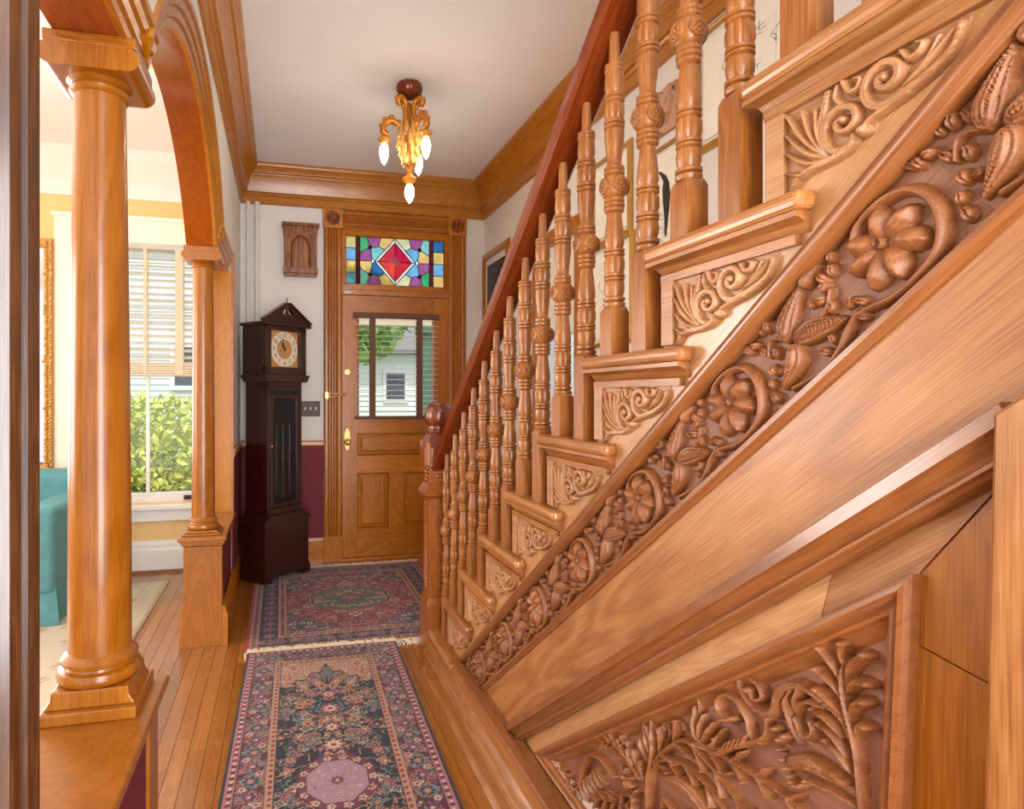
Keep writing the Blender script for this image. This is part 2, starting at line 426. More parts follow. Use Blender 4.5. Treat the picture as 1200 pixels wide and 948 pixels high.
# ------------------------------------------------------------------ wood-carving: a height field split into the carved pieces
def islands(lab, ok):
    """connected patches of equal label (label 0 left out), numbered from 1"""
    comp = np.zeros(lab.shape, int); ny, nx = lab.shape; n = 0
    L = lab.tolist(); O = ok.tolist()
    seen = [[False] * nx for _ in range(ny)]
    for j in range(ny):
        for i in range(nx):
            if seen[j][i] or not O[j][i] or L[j][i] == 0: continue
            n += 1; a = L[j][i]; stack = [(j, i)]; seen[j][i] = True
            while stack:
                y, x = stack.pop(); comp[y, x] = n
                for v, u in ((y + 1, x), (y - 1, x), (y, x + 1), (y, x - 1)):
                    if 0 <= v < ny and 0 <= u < nx and not seen[v][u] and O[v][u] and L[v][u] == a:
                        seen[v][u] = True; stack.append((v, u))
    return comp
class Carve:
    def __init__(s, x0, x1, y0, y1, res):
        s.x = np.arange(x0, x1 + res * .5, res); s.y = np.arange(y0, y1 + res * .5, res)
        s.X, s.Y = np.meshgrid(s.x, s.y)          # [iy, ix]
        s.H = np.zeros_like(s.X); s.L = np.zeros(s.X.shape, int); s.x0, s.y0, s.res = x0, y0, res
        s.names = ['ground']; s.ws = 1.0; s.hs = 1.0
    def label(s, name):
        s.names.append(name); return len(s.names) - 1
    def _win(s, ax, bx, ay, by):
        i0 = max(0, int((ax - s.x0) / s.res)); i1 = min(len(s.x), int((bx - s.x0) / s.res) + 2)
        j0 = max(0, int((ay - s.y0) / s.res)); j1 = min(len(s.y), int((by - s.y0) / s.res) + 2)
        return i0, i1, j0, j1
    def _put(s, sl, val, lab):
        H = s.H[sl]; L = s.L[sl]; m = val > H
        H[m] = val[m]; L[m] = lab
    def stroke(s, pts, w, h, lab, flutes=0, gd=0.4, power=0.5, base=0.0, n=8, raw=False):
        P = np.array(pts, float) if raw else crom(pts, n)
        k = len(P)
        tt = np.linspace(0, 1, k)
        def prof(q):
            if not hasattr(q, '__len__'): return np.full(k, float(q))
            return np.interp(tt, np.linspace(0, 1, len(q)), q)
        W, HT = prof(w) * s.ws, prof(h) * s.hs
        wm = W.max()
        i0, i1, j0, j1 = s._win(P[:, 0].min() - wm, P[:, 0].max() + wm, P[:, 1].min() - wm, P[:, 1].max() + wm)
        if i1 <= i0 or j1 <= j0: return
        while flutes > 1 and wm / flutes < 2.4 * s.res: flutes -= 1     # no groove finer than the grid
        if flutes == 1 and wm < 3.0 * s.res: flutes = 0
        sl = (slice(j0, j1), slice(i0, i1))
        X, Y = s.X[sl], s.Y[sl]
        best = np.full(X.shape, -1.0)
        for i in range(k - 1):
            a, b = P[i], P[i + 1]; d = b - a; L2 = d @ d
            if L2 < 1e-12: continue
            t = np.clip(((X - a[0]) * d[0] + (Y - a[1]) * d[1]) / L2, 0, 1)
            px, py = X - a[0] - t * d[0], Y - a[1] - t * d[1]
            dist = np.hypot(px, py)
            ww = W[i] + (W[i + 1] - W[i]) * t; hh = HT[i] + (HT[i + 1] - HT[i]) * t
            q = dist / np.maximum(ww, 1e-5)
            val = np.where(q < 1, hh * np.power(np.clip(1 - q * q, 0, 1), power), -1.0)
            if flutes:
                side = np.sign(d[0] * py - d[1] * px) * q
                val = np.where(q < 1, val * (1 - gd * (0.5 + 0.5 * np.cos(PI * flutes * side + PI * flutes))), val)
            best = np.maximum(best, val)
        s._put(sl, np.where(best > 0, best + base, -1), lab)
    def blob(s, c, rx, ry, ang, h, lab, power=0.5, base=0.0, dent=0.0):
        rx, ry, h = rx * s.ws, ry * s.ws, h * s.hs
        r = max(rx, ry)
        i0, i1, j0, j1 = s._win(c[0] - r, c[0] + r, c[1] - r, c[1] + r)
        if i1 <= i0 or j1 <= j0: return
        sl = (slice(j0, j1), slice(i0, i1))
        X, Y = s.X[sl] - c[0], s.Y[sl] - c[1]; ca, sa = math.cos(ang), math.sin(ang)
        u, v = (X * ca + Y * sa) / rx, (-X * sa + Y * ca) / ry
        q = u * u + v * v
        val = np.where(q < 1, h * np.power(np.clip(1 - q, 0, 1), power), -1.0)
        if dent: val = np.where(q < 1, val * (1 - dent * np.exp(-(v * 3.2) ** 2)), val)
        s._put(sl, np.where(val > 0, val + base, -1), lab)
    def leaf(s, pts, w, h, lab, veins=7, gd=0.35, base=0.0):
        s.stroke(pts, [w * .15, w * .8, w, w * .85, w * .5, w * .08], [h * .6, h, h, h * .9, h * .8, h * .6], lab, flutes=veins, gd=gd, power=0.35, base=base)
    def acanthus(s, spine, n, length, w, h, lab, sides=(1, -1), start=0.15, ang=0.75, curl=0.5, tip=1.0):
        """fluted spine with curling lobes that end in a rolled tip"""
        P = crom(spine, 10); k = len(P)
        s.stroke(P, [w * 1.1, w * .9, w * .35], [h * .8, h, h * .7], lab, flutes=3, raw=True)
        for i in range(n):
            f = start + (1 - start) * i / max(1, n - 1) * 0.97
            j = min(k - 2, int(f * (k - 1)))
            d = P[j + 1] - P[j]; d = d / np.linalg.norm(d)
            Ln = length * (1 - 0.45 * f)
            for sd in sides:
                a = ang * sd
                pts = [P[j]]
                for q in range(1, 5):
                    aa = a * (1 - 0.55 * q / 4) + curl * sd * max(0, q - 2) * 0.6
                    dd = np.array([d[0] * math.cos(aa) - d[1] * math.sin(aa), d[0] * math.sin(aa) + d[1] * math.cos(aa)])
                    pts.append(pts[-1] + dd * Ln / 4)
                s.stroke(pts, [w * .7, w * .75, w * .6, w * .4], [h * .75, h * .9, h, h * 1.05], lab, flutes=3, gd=0.3, n=4)
                if tip: s.blob(pts[-1], w * .55 * tip, w * .45 * tip, a, h * 1.25, lab)
    def volute(s, c, r0, r1, a0, turns, w, h, lab, sense=1, eye=True):
        th = np.linspace(0, 1, int(26 * turns))
        R = r0 + (r1 - r0) * th; A = a0 + sense * 2 * PI * turns * th
        P = np.stack([c[0] + R * np.cos(A), c[1] + R * np.sin(A)], 1)
        s.stroke(P, [w, w * .9, w * .6], [h * .8, h, h * 1.1], lab, flutes=2, gd=0.3, raw=True)
        if eye: s.blob(c, r1 * 1.1, r1 * 1.1, 0, h * 1.3, lab)
        return P[0]
    def build(s, O, U, V, N, mats, parent, org, keep=None, ground_name='carved_ground', smooth=0.9, edge=None):
        """meshes of each piece, sharing the border points; returns the objects"""
        O, U, V, N = (np.array(q, float) for q in (O, U, V, N))
        H = s.H
        pos = O + s.X[..., None] * U + s.Y[..., None] * V + H[..., None] * N - np.array(org)
        ny, nx = s.X.shape
        idx = np.arange(ny * nx).reshape(ny, nx)
        q = np.stack([idx[:-1, :-1], idx[:-1, 1:], idx[1:, 1:], idx[1:, :-1]], -1)
        Ls = np.stack([s.L[:-1, :-1], s.L[:-1, 1:], s.L[1:, 1:], s.L[1:, :-1]], -1)
        lab = Ls.max(-1)
        ok = np.ones(lab.shape, bool)
        if keep is not None:
            ok = keep[:-1, :-1] & keep[:-1, 1:] & keep[1:, 1:] & keep[1:, :-1]
        out = []
        flat = pos.reshape(-1, 3)
        flip = np.dot(np.cross(U, V), N) < 0
        comp = islands(lab, ok)
        for k, nm in enumerate(s.names):
            groups = [(lab == k) & ok] if k == 0 else [(comp == c) for c in np.unique(comp[(lab == k) & ok])]
            small = np.zeros(lab.shape, bool)
            for gq in groups:
                if k and gq.sum() < 40: small |= gq
            jobs = [(g_, nm) for g_ in groups if not (k and g_.sum() < 40)]
            if small.any(): jobs.append((small, ''))
            for mask, nm_ in jobs:
                sel = q[mask]
                if len(sel) == 0: continue
                if flip: sel = sel[:, ::-1]
                used, inv = np.unique(sel, return_inverse=True)
                me = bpy.data.meshes.new(nm)
                me.from_pydata(flat[used].tolist(), [], inv.reshape(sel.shape).tolist()); me.update()
                out.append(link(ground_name if k == 0 else nm, me, mats[0] if k == 0 else mats[1], parent, smooth=smooth))
                if nm_ == '': out[-1]['kind'] = 'stuff'
        return out
# ------------------------------------------------------------------ the room
YB, XL, XR, ZC = 4.76, -0.30, 1.62, 3.0        # front wall, hall partition, stair wall, ceiling
AY0, AY1, ZS, AB = 1.61, 3.27, 2.045, 0.462    # the arched opening
AC, AA = (AY0 + AY1) / 2, (AY1 - AY0) / 2

fl = structure('floor')
box('subfloor', MAT['stair_y'], fl, -4.3, 1.75, -1.6, 5.0, -0.12, -0.012)
strip = 0.057
k = 0
bm_ = {}
for i in range(44):
    x0 = -1.52 + i * strip
    if x0 > 0.66: break
    y = -1.6 + random.uniform(-.6, 0.2)
    while y < 4.76:
        ln = random.choice((1.5, 1.9, 2.3, 2.8))
        a, b = max(y, -1.6), min(y + ln, 4.76)
        if b - a > 0.05:
            box('floor_board', MAT['floor'], fl, x0 + .0009, x0 + strip - .0009, a + .0008, b - .0008, -0.012, 0.0)
        y += ln
rest = M()
for i in range(48):
    rest.box(-4.3 + i * strip, -4.3 + (i + 1) * strip - .0015, -1.6, 4.76, -0.012, 0)
for i in range(16):
    rest.box(0.70 + i * strip, 0.70 + (i + 1) * strip - .0015, -1.6, 4.76, -0.012, 0)
rest.build('board_field', MAT['floor'], fl)['kind'] = 'stuff'

ce = structure('ceiling')
box('plaster', MAT['ceiling'], ce, -4.3, 1.75, -1.6, 4.95, ZC, ZC + .1)

wf = structure('wall_front')
m = M()
m.box(-.40, .40, YB, YB + .17, 0, ZC).box(1.37, 1.75, YB, YB + .17, 0, ZC).box(.40, 1.37, YB, YB + .17, 2.62, ZC)
m.build('plaster', MAT['wall'], wf)
m = M()
m.box(-4.3, -1.41, YB, YB + .17, 0, ZC).box(-.55, -.40, YB, YB + .17, 0, ZC)
m.box(-1.41, -.55, YB, YB + .17, 0, .50).box(-1.41, -.55, YB, YB + .17, 2.40, ZC)
m.build('cream_plaster', MAT['cream'], wf)
m = M(); m.box(XL, .33, YB - .008, YB, 0, .91).box(1.44, XR, YB - .008, YB, 0, .91)
m.build('wainscot', MAT['burgundy'], wf)

wr = structure('wall_right')
m = M()
m.box(XR, XR + .15, -1.6, 3.06, 0, ZC).box(XR, XR + .15, 3.74, 5.0, 0, ZC)
m.box(XR, XR + .15, 3.06, 3.74, 0, 1.0).box(XR, XR + .15, 3.06, 3.74, 2.29, ZC)
m.build('plaster', MAT['wall'], wr)

wlft = structure('wall_left')
AR = (AA * AA + AB * AB) / (2 * AB); AP = math.asin(AA / AR)          # a segment of a circle
arch = [(AC + AR * math.sin(t), ZS + AB - AR + AR * math.cos(t)) for t in np.linspace(-AP, AP, 41)]
def spandrel(off, zl):
    ro = AR + off; zc_ = ZS + AB - AR; ap = math.acos((zl - zc_) / ro)
    return [(.85, ZC), (.85, zl)] + [(AC + ro * math.sin(t), zc_ + ro * math.cos(t)) for t in np.linspace(-ap, ap, 41)] + [(3.95, zl), (3.95, ZC)]
M().prism(spandrel(.105, 2.14), 'x', -.36, -.300).build('arch_spandrel', MAT['wall'], wlft)
M().prism(spandrel(.012, 2.06), 'x', -.46, -.345).build('arch_core', MAT['wall'], wlft)
box('plaster', MAT['wall'], wlft, -.46, XL, 3.96, YB, 0, ZC)
box('near_plaster', MAT['wall'], wlft, -.46, -.375, -1.6, .83, 0, ZC)
box('wainscot', MAT['burgundy'], wlft, XL, XL + .008, 3.942, YB, 0, .91)

box('wall_far_left', MAT['cream'], None, -4.4, -4.3, -1.6, 5.0, 0, ZC)['kind'] = 'structure'

# crown, chair rail and baseboards
CROWN = [(0, 0), (.016, 0), (.022, .008), (.022, .055), (.03, .062), (.036, .075), (.05, .082), (.056, .10), (.074, .18), (.082, .19), (.088, .205), (.1, .212), (.112, .238), (.124, .25), (.128, .262), (.128, .28), (0, .28)]
t1 = structure('trim_1')
M().sweep([(XR, -1.6, 2.72), (XR, YB, 2.72)], CROWN, (0, 0, 1)).build('crown_moulding', MAT['crown_y'], t1, smooth=.5)
o = M(); o.sweep([(XR, YB, 2.72), (XL, YB, 2.72)], CROWN, (0, 0, 1)); o.build('crown_moulding', MAT['crown_x'], t1, smooth=.5)
M().sweep([(XL, YB, 2.72), (XL, -1.6, 2.72)], CROWN, (0, 0, 1)).build('crown_moulding', MAT['crown_y'], t1, smooth=.5)
M().sweep([(-.46, YB, 2.69), (-4.3, YB, 2.69)], [(0, 0), (.012, 0), (.02, .03), (.03, .05), (.03, .1), (.05, .13), (.1, .2), (.13, .24), (.14, .31), (0, .31)], (0, 0, 1)).build('white_crown', MAT['white_trim'], t1, smooth=.5)

t2 = structure('trim_2')
CH = [(0, 0), (.012, 0), (.018, .012), (.018, .035), (.026, .045), (.026, .055), (0, .055)]
for a, b in (((.33, YB, .89), (XL, YB, .89)), ((XR, YB, .89), (1.44, YB, .89))):
    M().sweep([a, b], CH, (0, 0, 1)).build('chair_rail', MAT['door_x'], t2)
M().sweep([(XL, YB, .89), (XL, 3.96, .89)], CH, (0, 0, 1)).build('chair_rail', MAT['door_y'], t2)
BB = [(0, 0), (.022, 0), (.022, .14), (.016, .15), (.016, .165), (.01, .185), (0, .19)]
bf = structure('baseboard_front')
M().sweep([(.33, YB, 0), (XL, YB, 0)], BB, (0, 0, 1)).build('board', MAT['door_x'], bf)
M().sweep([(XR, YB, 0), (1.44, YB, 0)], BB, (0, 0, 1)).build('board', MAT['door_x'], bf)
WB = [(0, 0), (.025, 0), (.025, .16), (.016, .175), (.016, .2), (.008, .225), (0, .228)]
M().sweep([(-.46, YB, 0), (-4.3, YB, 0)], WB, (0, 0, 1)).build('white_board', MAT['white_trim'], bf)
box('quarter_round', MAT['stair_x'], bf, -4.3, -.48, YB - .038, YB - .025, 0, .02)
bl = structure('baseboard_left')
M().sweep([(XL, YB, 0), (XL, 3.96, 0)], BB, (0, 0, 1)).build('board', MAT['door_y'], bl)

# arch casing: soffit, fluted archivolt, side lintels and the pilaster boards at both ends
t3 = structure('trim_3')
XA = -.335
path = [(XA, y, z) for y, z in arch]
M().sweep(path, [(0, 0), (0, -.135), (.02, -.135), (.02, 0)], (1, 0, 0)).build('arch_soffit', MAT['arch'], t3, smooth=.5)
ARC = [(-.002, -.004), (-.002, .012), (.012, .016), (.024, .012), (.030, .020), (.046, .026), (.056, .022), (.062, .031), (.078, .038), (.086, .034), (.094, .044), (.108, .046), (.112, .038), (.112, -.004)]
pathx = [(XA, AY0 - .0, ZS - .002)] + path[1:-1] + [(XA, AY1, ZS - .002)]
M().sweep(pathx, ARC, (1, 0, 0)).build('archivolt', MAT['crown_y'], t3, smooth=.45)
for y0, y1 in ((.85, AY0 - .002), (AY1 + .002, 3.95)):
    box('lintel_soffit', MAT['arch'], t3, -.47, XA, y0, y1, ZS, ZS + .02)
    M().sweep([(XA, y0, ZS), (XA, y1, ZS)], ARC, (1, 0, 0)).build('lintel_moulding', MAT['crown_y'], t3, smooth=.45)
box('pilaster_board', MAT['pilaster'], t3, -.47, XL, 3.94, 3.958, .56, ZS)
box('pilaster_edge', MAT['door_z'], t3, XL - .004, XL + .012, 3.935, 3.99, .56, ZS + .12)
prof = [(yy - .004, -.316 + (xx + .29) * 1.7) for yy, xx in [(.73, -.312), (.73, -.288), (.745, -.28), (.757, -.288), (.765, -.276), (.778, -.272), (.788, -.28), (.797, -.284), (.806, -.274), (.822, -.27), (.836, -.274), (.842, -.282), (.85, -.286), (.85, -.312)]]
M().prism([(x, y) for (y, x) in prof], 'z', 0, 2.72).build('fluted_casing', MAT['casing_dark'], t3, smooth=.6)
box('pilaster_board', MAT['casing_dark'], t3, -.47, -.315, .835, .848, 0, ZS)
box('side_board', MAT['casing_dark'], t3, -.324, -.302, .45, .728, 0, 2.72)

# half walls that carry the columns
def half_wall(y0, y1, ztop, end, label):
    """end: +1 free end at y1 (near one), -1 free end at y0 (far one)"""
    yf = y1 if end > 0 else y0
    t = thing('half_wall', label, 'half wall', (-.39, (y0 + y1) / 2, 0), group='half walls of the colonnade')
    ys = sorted((yf, yf - end * .10))
    box('end_post', MAT['column'], t, -.482, -.295, ys[0], ys[1], 0, ztop - .05, .002)
    yb = sorted((yf - end * .10, y0 if end > 0 else y1))
    box('panel', MAT['burgundy'], t, -.475, -.303, yb[0], yb[1], 0, ztop - .04)
    yc = sorted((yf + end * .022, y0 if end > 0 else y1))
    cp = M()
    cp.box(-.508, -.272, yc[0], yc[1], ztop - .022, ztop)
    cap = cp.build('cap_board', MAT['column'], t, .006)
    cm = M()
    for d, z0, z1 in ((.014, ztop - .034, ztop - .022), (.007, ztop - .046, ztop - .034)):
        yq = sorted((yf + end * d, y0 if end > 0 else y1))
        cm.box(-.482 - d, -.295 + d, yq[0], yq[1], z0, z1)
    cm.build('cap_moulding', MAT['column'], t, .003)
    yk = sorted((yf - end * .0, y0 if end > 0 else y1))
    bd = M()
    bd.prism([(-.295, 0), (-.268, 0), (-.268, .16), (-.276, .175), (-.276, .185), (-.284, .2), (-.295, .205)], 'y', yk[0] + (0 if end < 0 else 0), yk[1])
    bd.prism([(-.482, 0), (-.502, 0), (-.502, .05), (-.496, .06), (-.502, .1), (-.496, .11), (-.502, .15), (-.49, .2), (-.482, .205)], 'y', yk[0], yk[1])
    bd.build('baseboard', MAT['door_y'], t)
    return t
half_wall(.852, 1.61, .578, 1, 'near half wall with a broad oak cap, cut by the left picture edge')
half_wall(3.27, 3.94, .56, -1, 'far half wall with oak end post and burgundy side beside the clock')

def column(x, y, z0, r0, r1, ztop, label, ph=.064):
    t = thing('column', label, 'column', (x, y, z0), group='oak columns under the arch')
    p = M(); p.box(x - .095, x + .095, y - .095, y + .095, z0, z0 + ph * .4)
    p.prism([(x - .09, z0 + ph * .4), (x + .09, z0 + ph * .4), (x + .078, z0 + ph * .7), (x + .076, z0 + ph), (x - .076, z0 + ph), (x - .078, z0 + ph * .7)], 'y', y - .078, y + .078)
    p.build('plinth', MAT['column'], t, .003)
    b = M(); b.lathe([(r0 + .012, 0), (r0 + .02, .006), (r0 + .022, .016), (r0 + .018, .027), (r0 + .008, .031), (r0 + .006, .036), (r0 + .013, .041), (r0 + .014, .049), (r0 + .008, .056), (r0 + .002, .060), (r0 - .004, .066)], 40, (x, y, z0 + ph))
    b.build('base_moulding', MAT['column'], t, smooth=.8)
    s = M(); zz0, zz1 = z0 + ph + .062, ztop - .104
    prof = []
    for q in np.linspace(0, 1, 14):
        prof.append((r0 + (r1 - r0) * (q ** 1.6), zz0 + (zz1 - zz0) * q))
    s.lathe(prof, 48, (x, y, 0)); s.build('shaft', MAT['column'], t, smooth=.8)
    c = M(); c.lathe([(r1, 0), (r1 + .006, .004), (r1 + .01, .012), (r1 + .006, .02), (r1, .023), (r1 + .004, .026), (r1 + .024, .036)], 40, (x, y, zz1))
    c.build('neck_ring', MAT['column'], t, smooth=.8)
    zc = ztop - .073; hw = r1 + .022
    c = M()
    rr = .0255
    pts = [(x + hw * sx + rr * math.cos(a), zc + rr + rr * math.sin(a)) for sx, a0 in ((1, -PI / 2), (-1, PI / 2)) for a in np.linspace(a0, a0 + PI, 9)]
    c.prism(pts, 'y', y - hw - .012, y + hw + .012)
    c.build('capital', MAT['column'], t, smooth=.7)
    box('abacus', MAT['door_x'], t, x - hw - .014, x + hw + .018, y - hw - .014, y + hw + .014, zc + .049, ztop, .003)
    return t
column(-.40, 1.515, .578, .0650, .053, ZS, 'large oak column nearest the camera at left, standing on a half wall')
column(-.40, 3.385, .56, .058, .05, ZS, 'slimmer looking far oak column beside the sitting room window', .022)

# ---------------------------------------------------------------- front door, transom and casing
d1 = structure('door_1', (.885, YB, 0))
YD = YB - .005
def fluted(x0, x1, z0, z1, vertical, name, parent, mat):
    n = 5
    m = M()
    if vertical:
        w = x1 - x0
        pts = [(x0, YB), (x0, YB - .022), (x0 + .1 * w, YB - .03), (x0 + .2 * w, YB - .03)]
        for i in range(4):
            a = x0 + w * (.22 + .14 * i)
            pts += [(a, YB - .026), (a + .05 * w, YB - .018), (a + .1 * w, YB - .026)]
        pts += [(x0 + .8 * w, YB - .03), (x0 + .9 * w, YB - .03), (x1, YB - .022), (x1, YB)]
        m.prism(pts, 'z', z0, z1)
    else:
        w = z1 - z0
        pts = [(YB, z0), (YB - .022, z0), (YB - .03, z0 + .1 * w), (YB - .03, z0 + .2 * w)]
        for i in range(4):
            a = z0 + w * (.22 + .14 * i)
            pts += [(YB - .026, a), (YB - .018, a + .05 * w), (YB - .026, a + .1 * w)]
        pts += [(YB - .03, z0 + .8 * w), (YB - .03, z0 + .9 * w), (YB - .022, z1), (YB, z1)]
        m.prism(pts, 'x', x0, x1)
    return m.build(name, mat, parent)
fluted(.315, .455, .19, 2.575, True, 'side_casing', d1, MAT['door_z'])
fluted(1.315, 1.455, .19, 2.575, True, 'side_casing', d1, MAT['door_z'])
fluted(.46, 1.31, 2.59, 2.715, False, 'head_casing', d1, MAT['door_x'])
for x0 in (.308, 1.308):
    b = box('corner_block', MAT['door_z'], d1, x0, x0 + .152, YB - .034, YB, 2.572, 2.722, .002)
    r = M(); c = (x0 + .076, YB - .034, 2.647)
    for rr, h in ((.056, .006),):
        r.tube([(c[0], c[1] + .004, c[2]), (c[0], c[1] - h, c[2])], rr, 24)
    for q in range(8):
        a = 2 * PI * q / 8
        r.ball((c[0] + .03 * math.cos(a), c[1] - .006, c[2] + .03 * math.sin(a)), (.013, .008, .013), 8, 5)
    r.ball((c[0], c[1] - .008, c[2]), (.012, .008, .012), 8, 5)
    o = r.build('rosette', MAT['walnut'], d1); o.parent = b
    box('plinth_block', MAT['door_z'], d1, x0 + .004, x0 + .15, YB - .04, YB, 0, .195, .004)
for x0 in (.44, 1.322):
    box('jamb', MAT['door_z'], d1, x0, x0 + .018, YB - .005, YB + .14, 0, 2.60)
box('threshold', MAT['door_x'], d1, .44, 1.34, YB - .05, YB + .14, 0, .018, .003)
box('head_jamb', MAT['door_x'], d1, .44, 1.34, YB - .005, YB + .14, 2.582, 2.60)
box('transom_bar', MAT['door_x'], d1, .44, 1.34, YB - .022, YB + .1, 2.064, 2.105, .004)
# leaf
lf = box('leaf', MAT['door_z'], d1, .46, .575, YD, YD + .045, .022, 2.06)      # lock stile carries the rest
def dpart(name, mat, *a, **k):
    o = box(name, mat, d1, *a, **k); o.parent = lf; return o
dpart('stile', MAT['door_z'], 1.195, 1.322, YD, YD + .045, .022, 2.06)
dpart('top_rail', MAT['door_x'], .575, 1.195, YD, YD + .045, 1.925, 2.06)
dpart('lock_rail', MAT['door_x'], .575, 1.195, YD, YD + .045, .985, 1.10)
dpart('middle_rail', MAT['door_x'], .575, 1.195, YD, YD + .045, .675, .81)
dpart('bottom_rail', MAT['door_x'], .575, 1.195, YD, YD + .045, .022, .24)
dpart('muntin', MAT['door_z'], .825, .94, YD, YD + .045, .24, .675)
def raised(x0, x1, z0, z1, mat):
    m = M(); g = .022
    m.box(x0, x1, YD + .016, YD + .03, z0, z1)
    v = [(x0 + g, YD + .016, z0 + g), (x1 - g, YD + .016, z0 + g), (x1 - g, YD + .016, z1 - g), (x0 + g, YD + .016, z1 - g),
         (x0 + g * 1.9, YD + .004, z0 + g * 1.9), (x1 - g * 1.9, YD + .004, z0 + g * 1.9), (x1 - g * 1.9, YD + .004, z1 - g * 1.9), (x0 + g * 1.9, YD + .004, z1 - g * 1.9)]
    m.add(v, [(0, 1, 5, 4), (1, 2, 6, 5), (2, 3, 7, 6), (3, 0, 4, 7), (4, 5, 6, 7)])
    o = m.build('panel', mat, d1); o.parent = lf
    f = M(); f.sweep([(x0, YD + .016, z0), (x1, YD + .016, z0), (x1, YD + .016, z1), (x0, YD + .016, z1)], [(0, 0), (.0, .014), (.006, .018), (.012, .006), (.014, 0)], (0, -1, 0), closed=True)
    o = f.build('panel_moulding', MAT['door_x'], d1); o.parent = lf
raised(.575, 1.195, .81, .985, MAT['door_x'])
raised(.575, .825, .24, .675, MAT['door_z'])
raised(.94, 1.195, .24, .675, MAT['door_z'])
f = M(); f.sweep([(.575, YD, 1.10), (1.195, YD, 1.10), (1.195, YD, 1.925), (.575, YD, 1.925)], [(0, -.02), (0, .012), (.012, .008), (.016, -.02)], (0, -1, 0), closed=True)
o = f.build('glazing_bead', MAT['door_x'], d1); o.parent = lf
o = box('pane', MAT['glass'], d1, .575, 1.195, YD + .02, YD + .024, 1.10, 1.925); o.parent = lf
# hardware
h = M(); c = (.497, YD, .94)
h.prism([(c[0] + .024 * math.cos(a), c[2] + .088 * math.sin(a)) for a in np.linspace(0, 2 * PI, 24, endpoint=False)], 'y', c[1] - .006, c[1])
o = h.build('knob_plate', MAT['brass'], d1, .002); o.parent = lf
h = M(); h.tube([(c[0], c[1] - .004, c[2] - .02), (c[0], c[1] - .035, c[2] - .02)], .009, 12).ball((c[0], c[1] - .05, c[2] - .02), (.026, .02, .026), 16, 10)
o = h.build('knob', MAT['brass'], d1, smooth=.8); o.parent = lf
h = M(); h.tube([(.497, YD, 1.462), (.497, YD - .014, 1.462)], .022, 16).box(.488, .506, YD - .03, YD - .014, 1.457, 1.467)
o = h.build('bolt_lock', MAT['brass'], d1, smooth=.6); o.parent = lf
h = M(); h.tube([(.305, YB - .04, 1.292), (.40, YB - .05, 1.292), (.475, YB - .03, 1.292)], .006, 8).tube([(.305, YB - .04, 1.268), (.40, YB - .05, 1.27), (.475, YB - .03, 1.28)], .004, 8)
h.box(.325, .35, YB - .05, YB - .028, 1.255, 1.305).ball((.478, YB - .03, 1.288), .012, 8, 6).ball((.45, YB - .044, 1.288), .01, 8, 6)
o = h.build('door_guard', MAT['brass'], d1, smooth=.6)
h = M()
for z in (.3, 1.62): h.box(1.318, 1.33, YD - .008, YD + .01, z - .05, z + .05)
o = h.build('hinge', MAT['brass'], d1, .002); o.parent = lf
o = box('catch', MAT['slat'], d1, .47, .53, YB - .03, YB - .018, 2.068, 2.092, .002)

# stained glass transom
w1 = structure('window_1', (.885, YB, 2.34))
fr = M(); fr.sweep([(.49, YB + .02, 2.155), (1.28, YB + .02, 2.155), (1.28, YB + .02, 2.525), (.49, YB + .02, 2.525)], [(-.06, 0), (-.06, .02), (-.008, .03), (0, .02), (0, 0)], (0, -1, 0), closed=True)
fr.build('sash_frame', MAT['door_x'], w1)
GX0, GW, GZ1, GH = .478, .80, 2.532, .384
cols = {'y': (236, 196, 120), 'g': (60, 176, 112), 'p': (160, 84, 148), 'b': (112, 176, 224), 'd': (44, 110, 178), 'a': (130, 205, 205), 'r': (206, 36, 52), 'r2': (226, 66, 56), 'r3': (196, 22, 66), 'r4': (210, 50, 70), 'm': (92, 26, 36), 'w': (240, 240, 230), 'c': (224, 220, 180), 'o': (214, 206, 130)}
for kk, cc in cols.items(): MAT['sg_' + kk] = stained('stained_glass_' + kk, cc)
cames = set()
def G(u, v): return (GX0 + GW * u, GZ1 - GH * v)
def pane(col, *uv):
    pts = [G(*p) for p in uv]
    M().prism(pts, 'y', YB + .010, YB + .014).build('glass_piece', MAT['sg_' + col], w1)
    for i in range(len(uv)):
        a, b = uv[i], uv[(i + 1) % len(uv)]
        cames.add(tuple(sorted((a, b))))
for i, cc in enumerate('obyb'):
    pane(cc, (0, i / 4), (.11, i / 4), (.11, (i + 1) / 4), (0, (i + 1) / 4))
for i, cc in enumerate('dyby'):
    pane(cc, (.89, i / 4), (1, i / 4), (1, (i + 1) / 4), (.89, (i + 1) / 4))
for u in (.11, .85):
    pane('m', (u, 0), (u + .04, 0), (u + .04, .5), (u, .5)); pane('m', (u, .5), (u + .04, .5), (u + .04, 1), (u, 1))
D0 = [(.5, .02), (.705, .5), (.5, .98), (.295, .5)]
D1 = [(.5, .10), (.67, .5), (.5, .90), (.33, .5)]
for i in range(4):
    j = (i + 1) % 4
    pane('w', D0[i], D0[j], D1[j], D1[i])
    pane(('r3', 'r', 'r2', 'r4')[i], D1[i], D1[j], (.5, .5))
S0 = [(.5, .405), (.56, .5), (.5, .595), (.44, .5)]
for i in range(4):
    j = (i + 1) % 4
    a, b = S0[i], S0[j]
    M().prism([G(*a), G(*b), G(.5, .5)], 'y', YB + .0085, YB + .0145).build('glass_piece', MAT['sg_w'], w1)
    cames.add(tuple(sorted((a, (.5, .5)))))
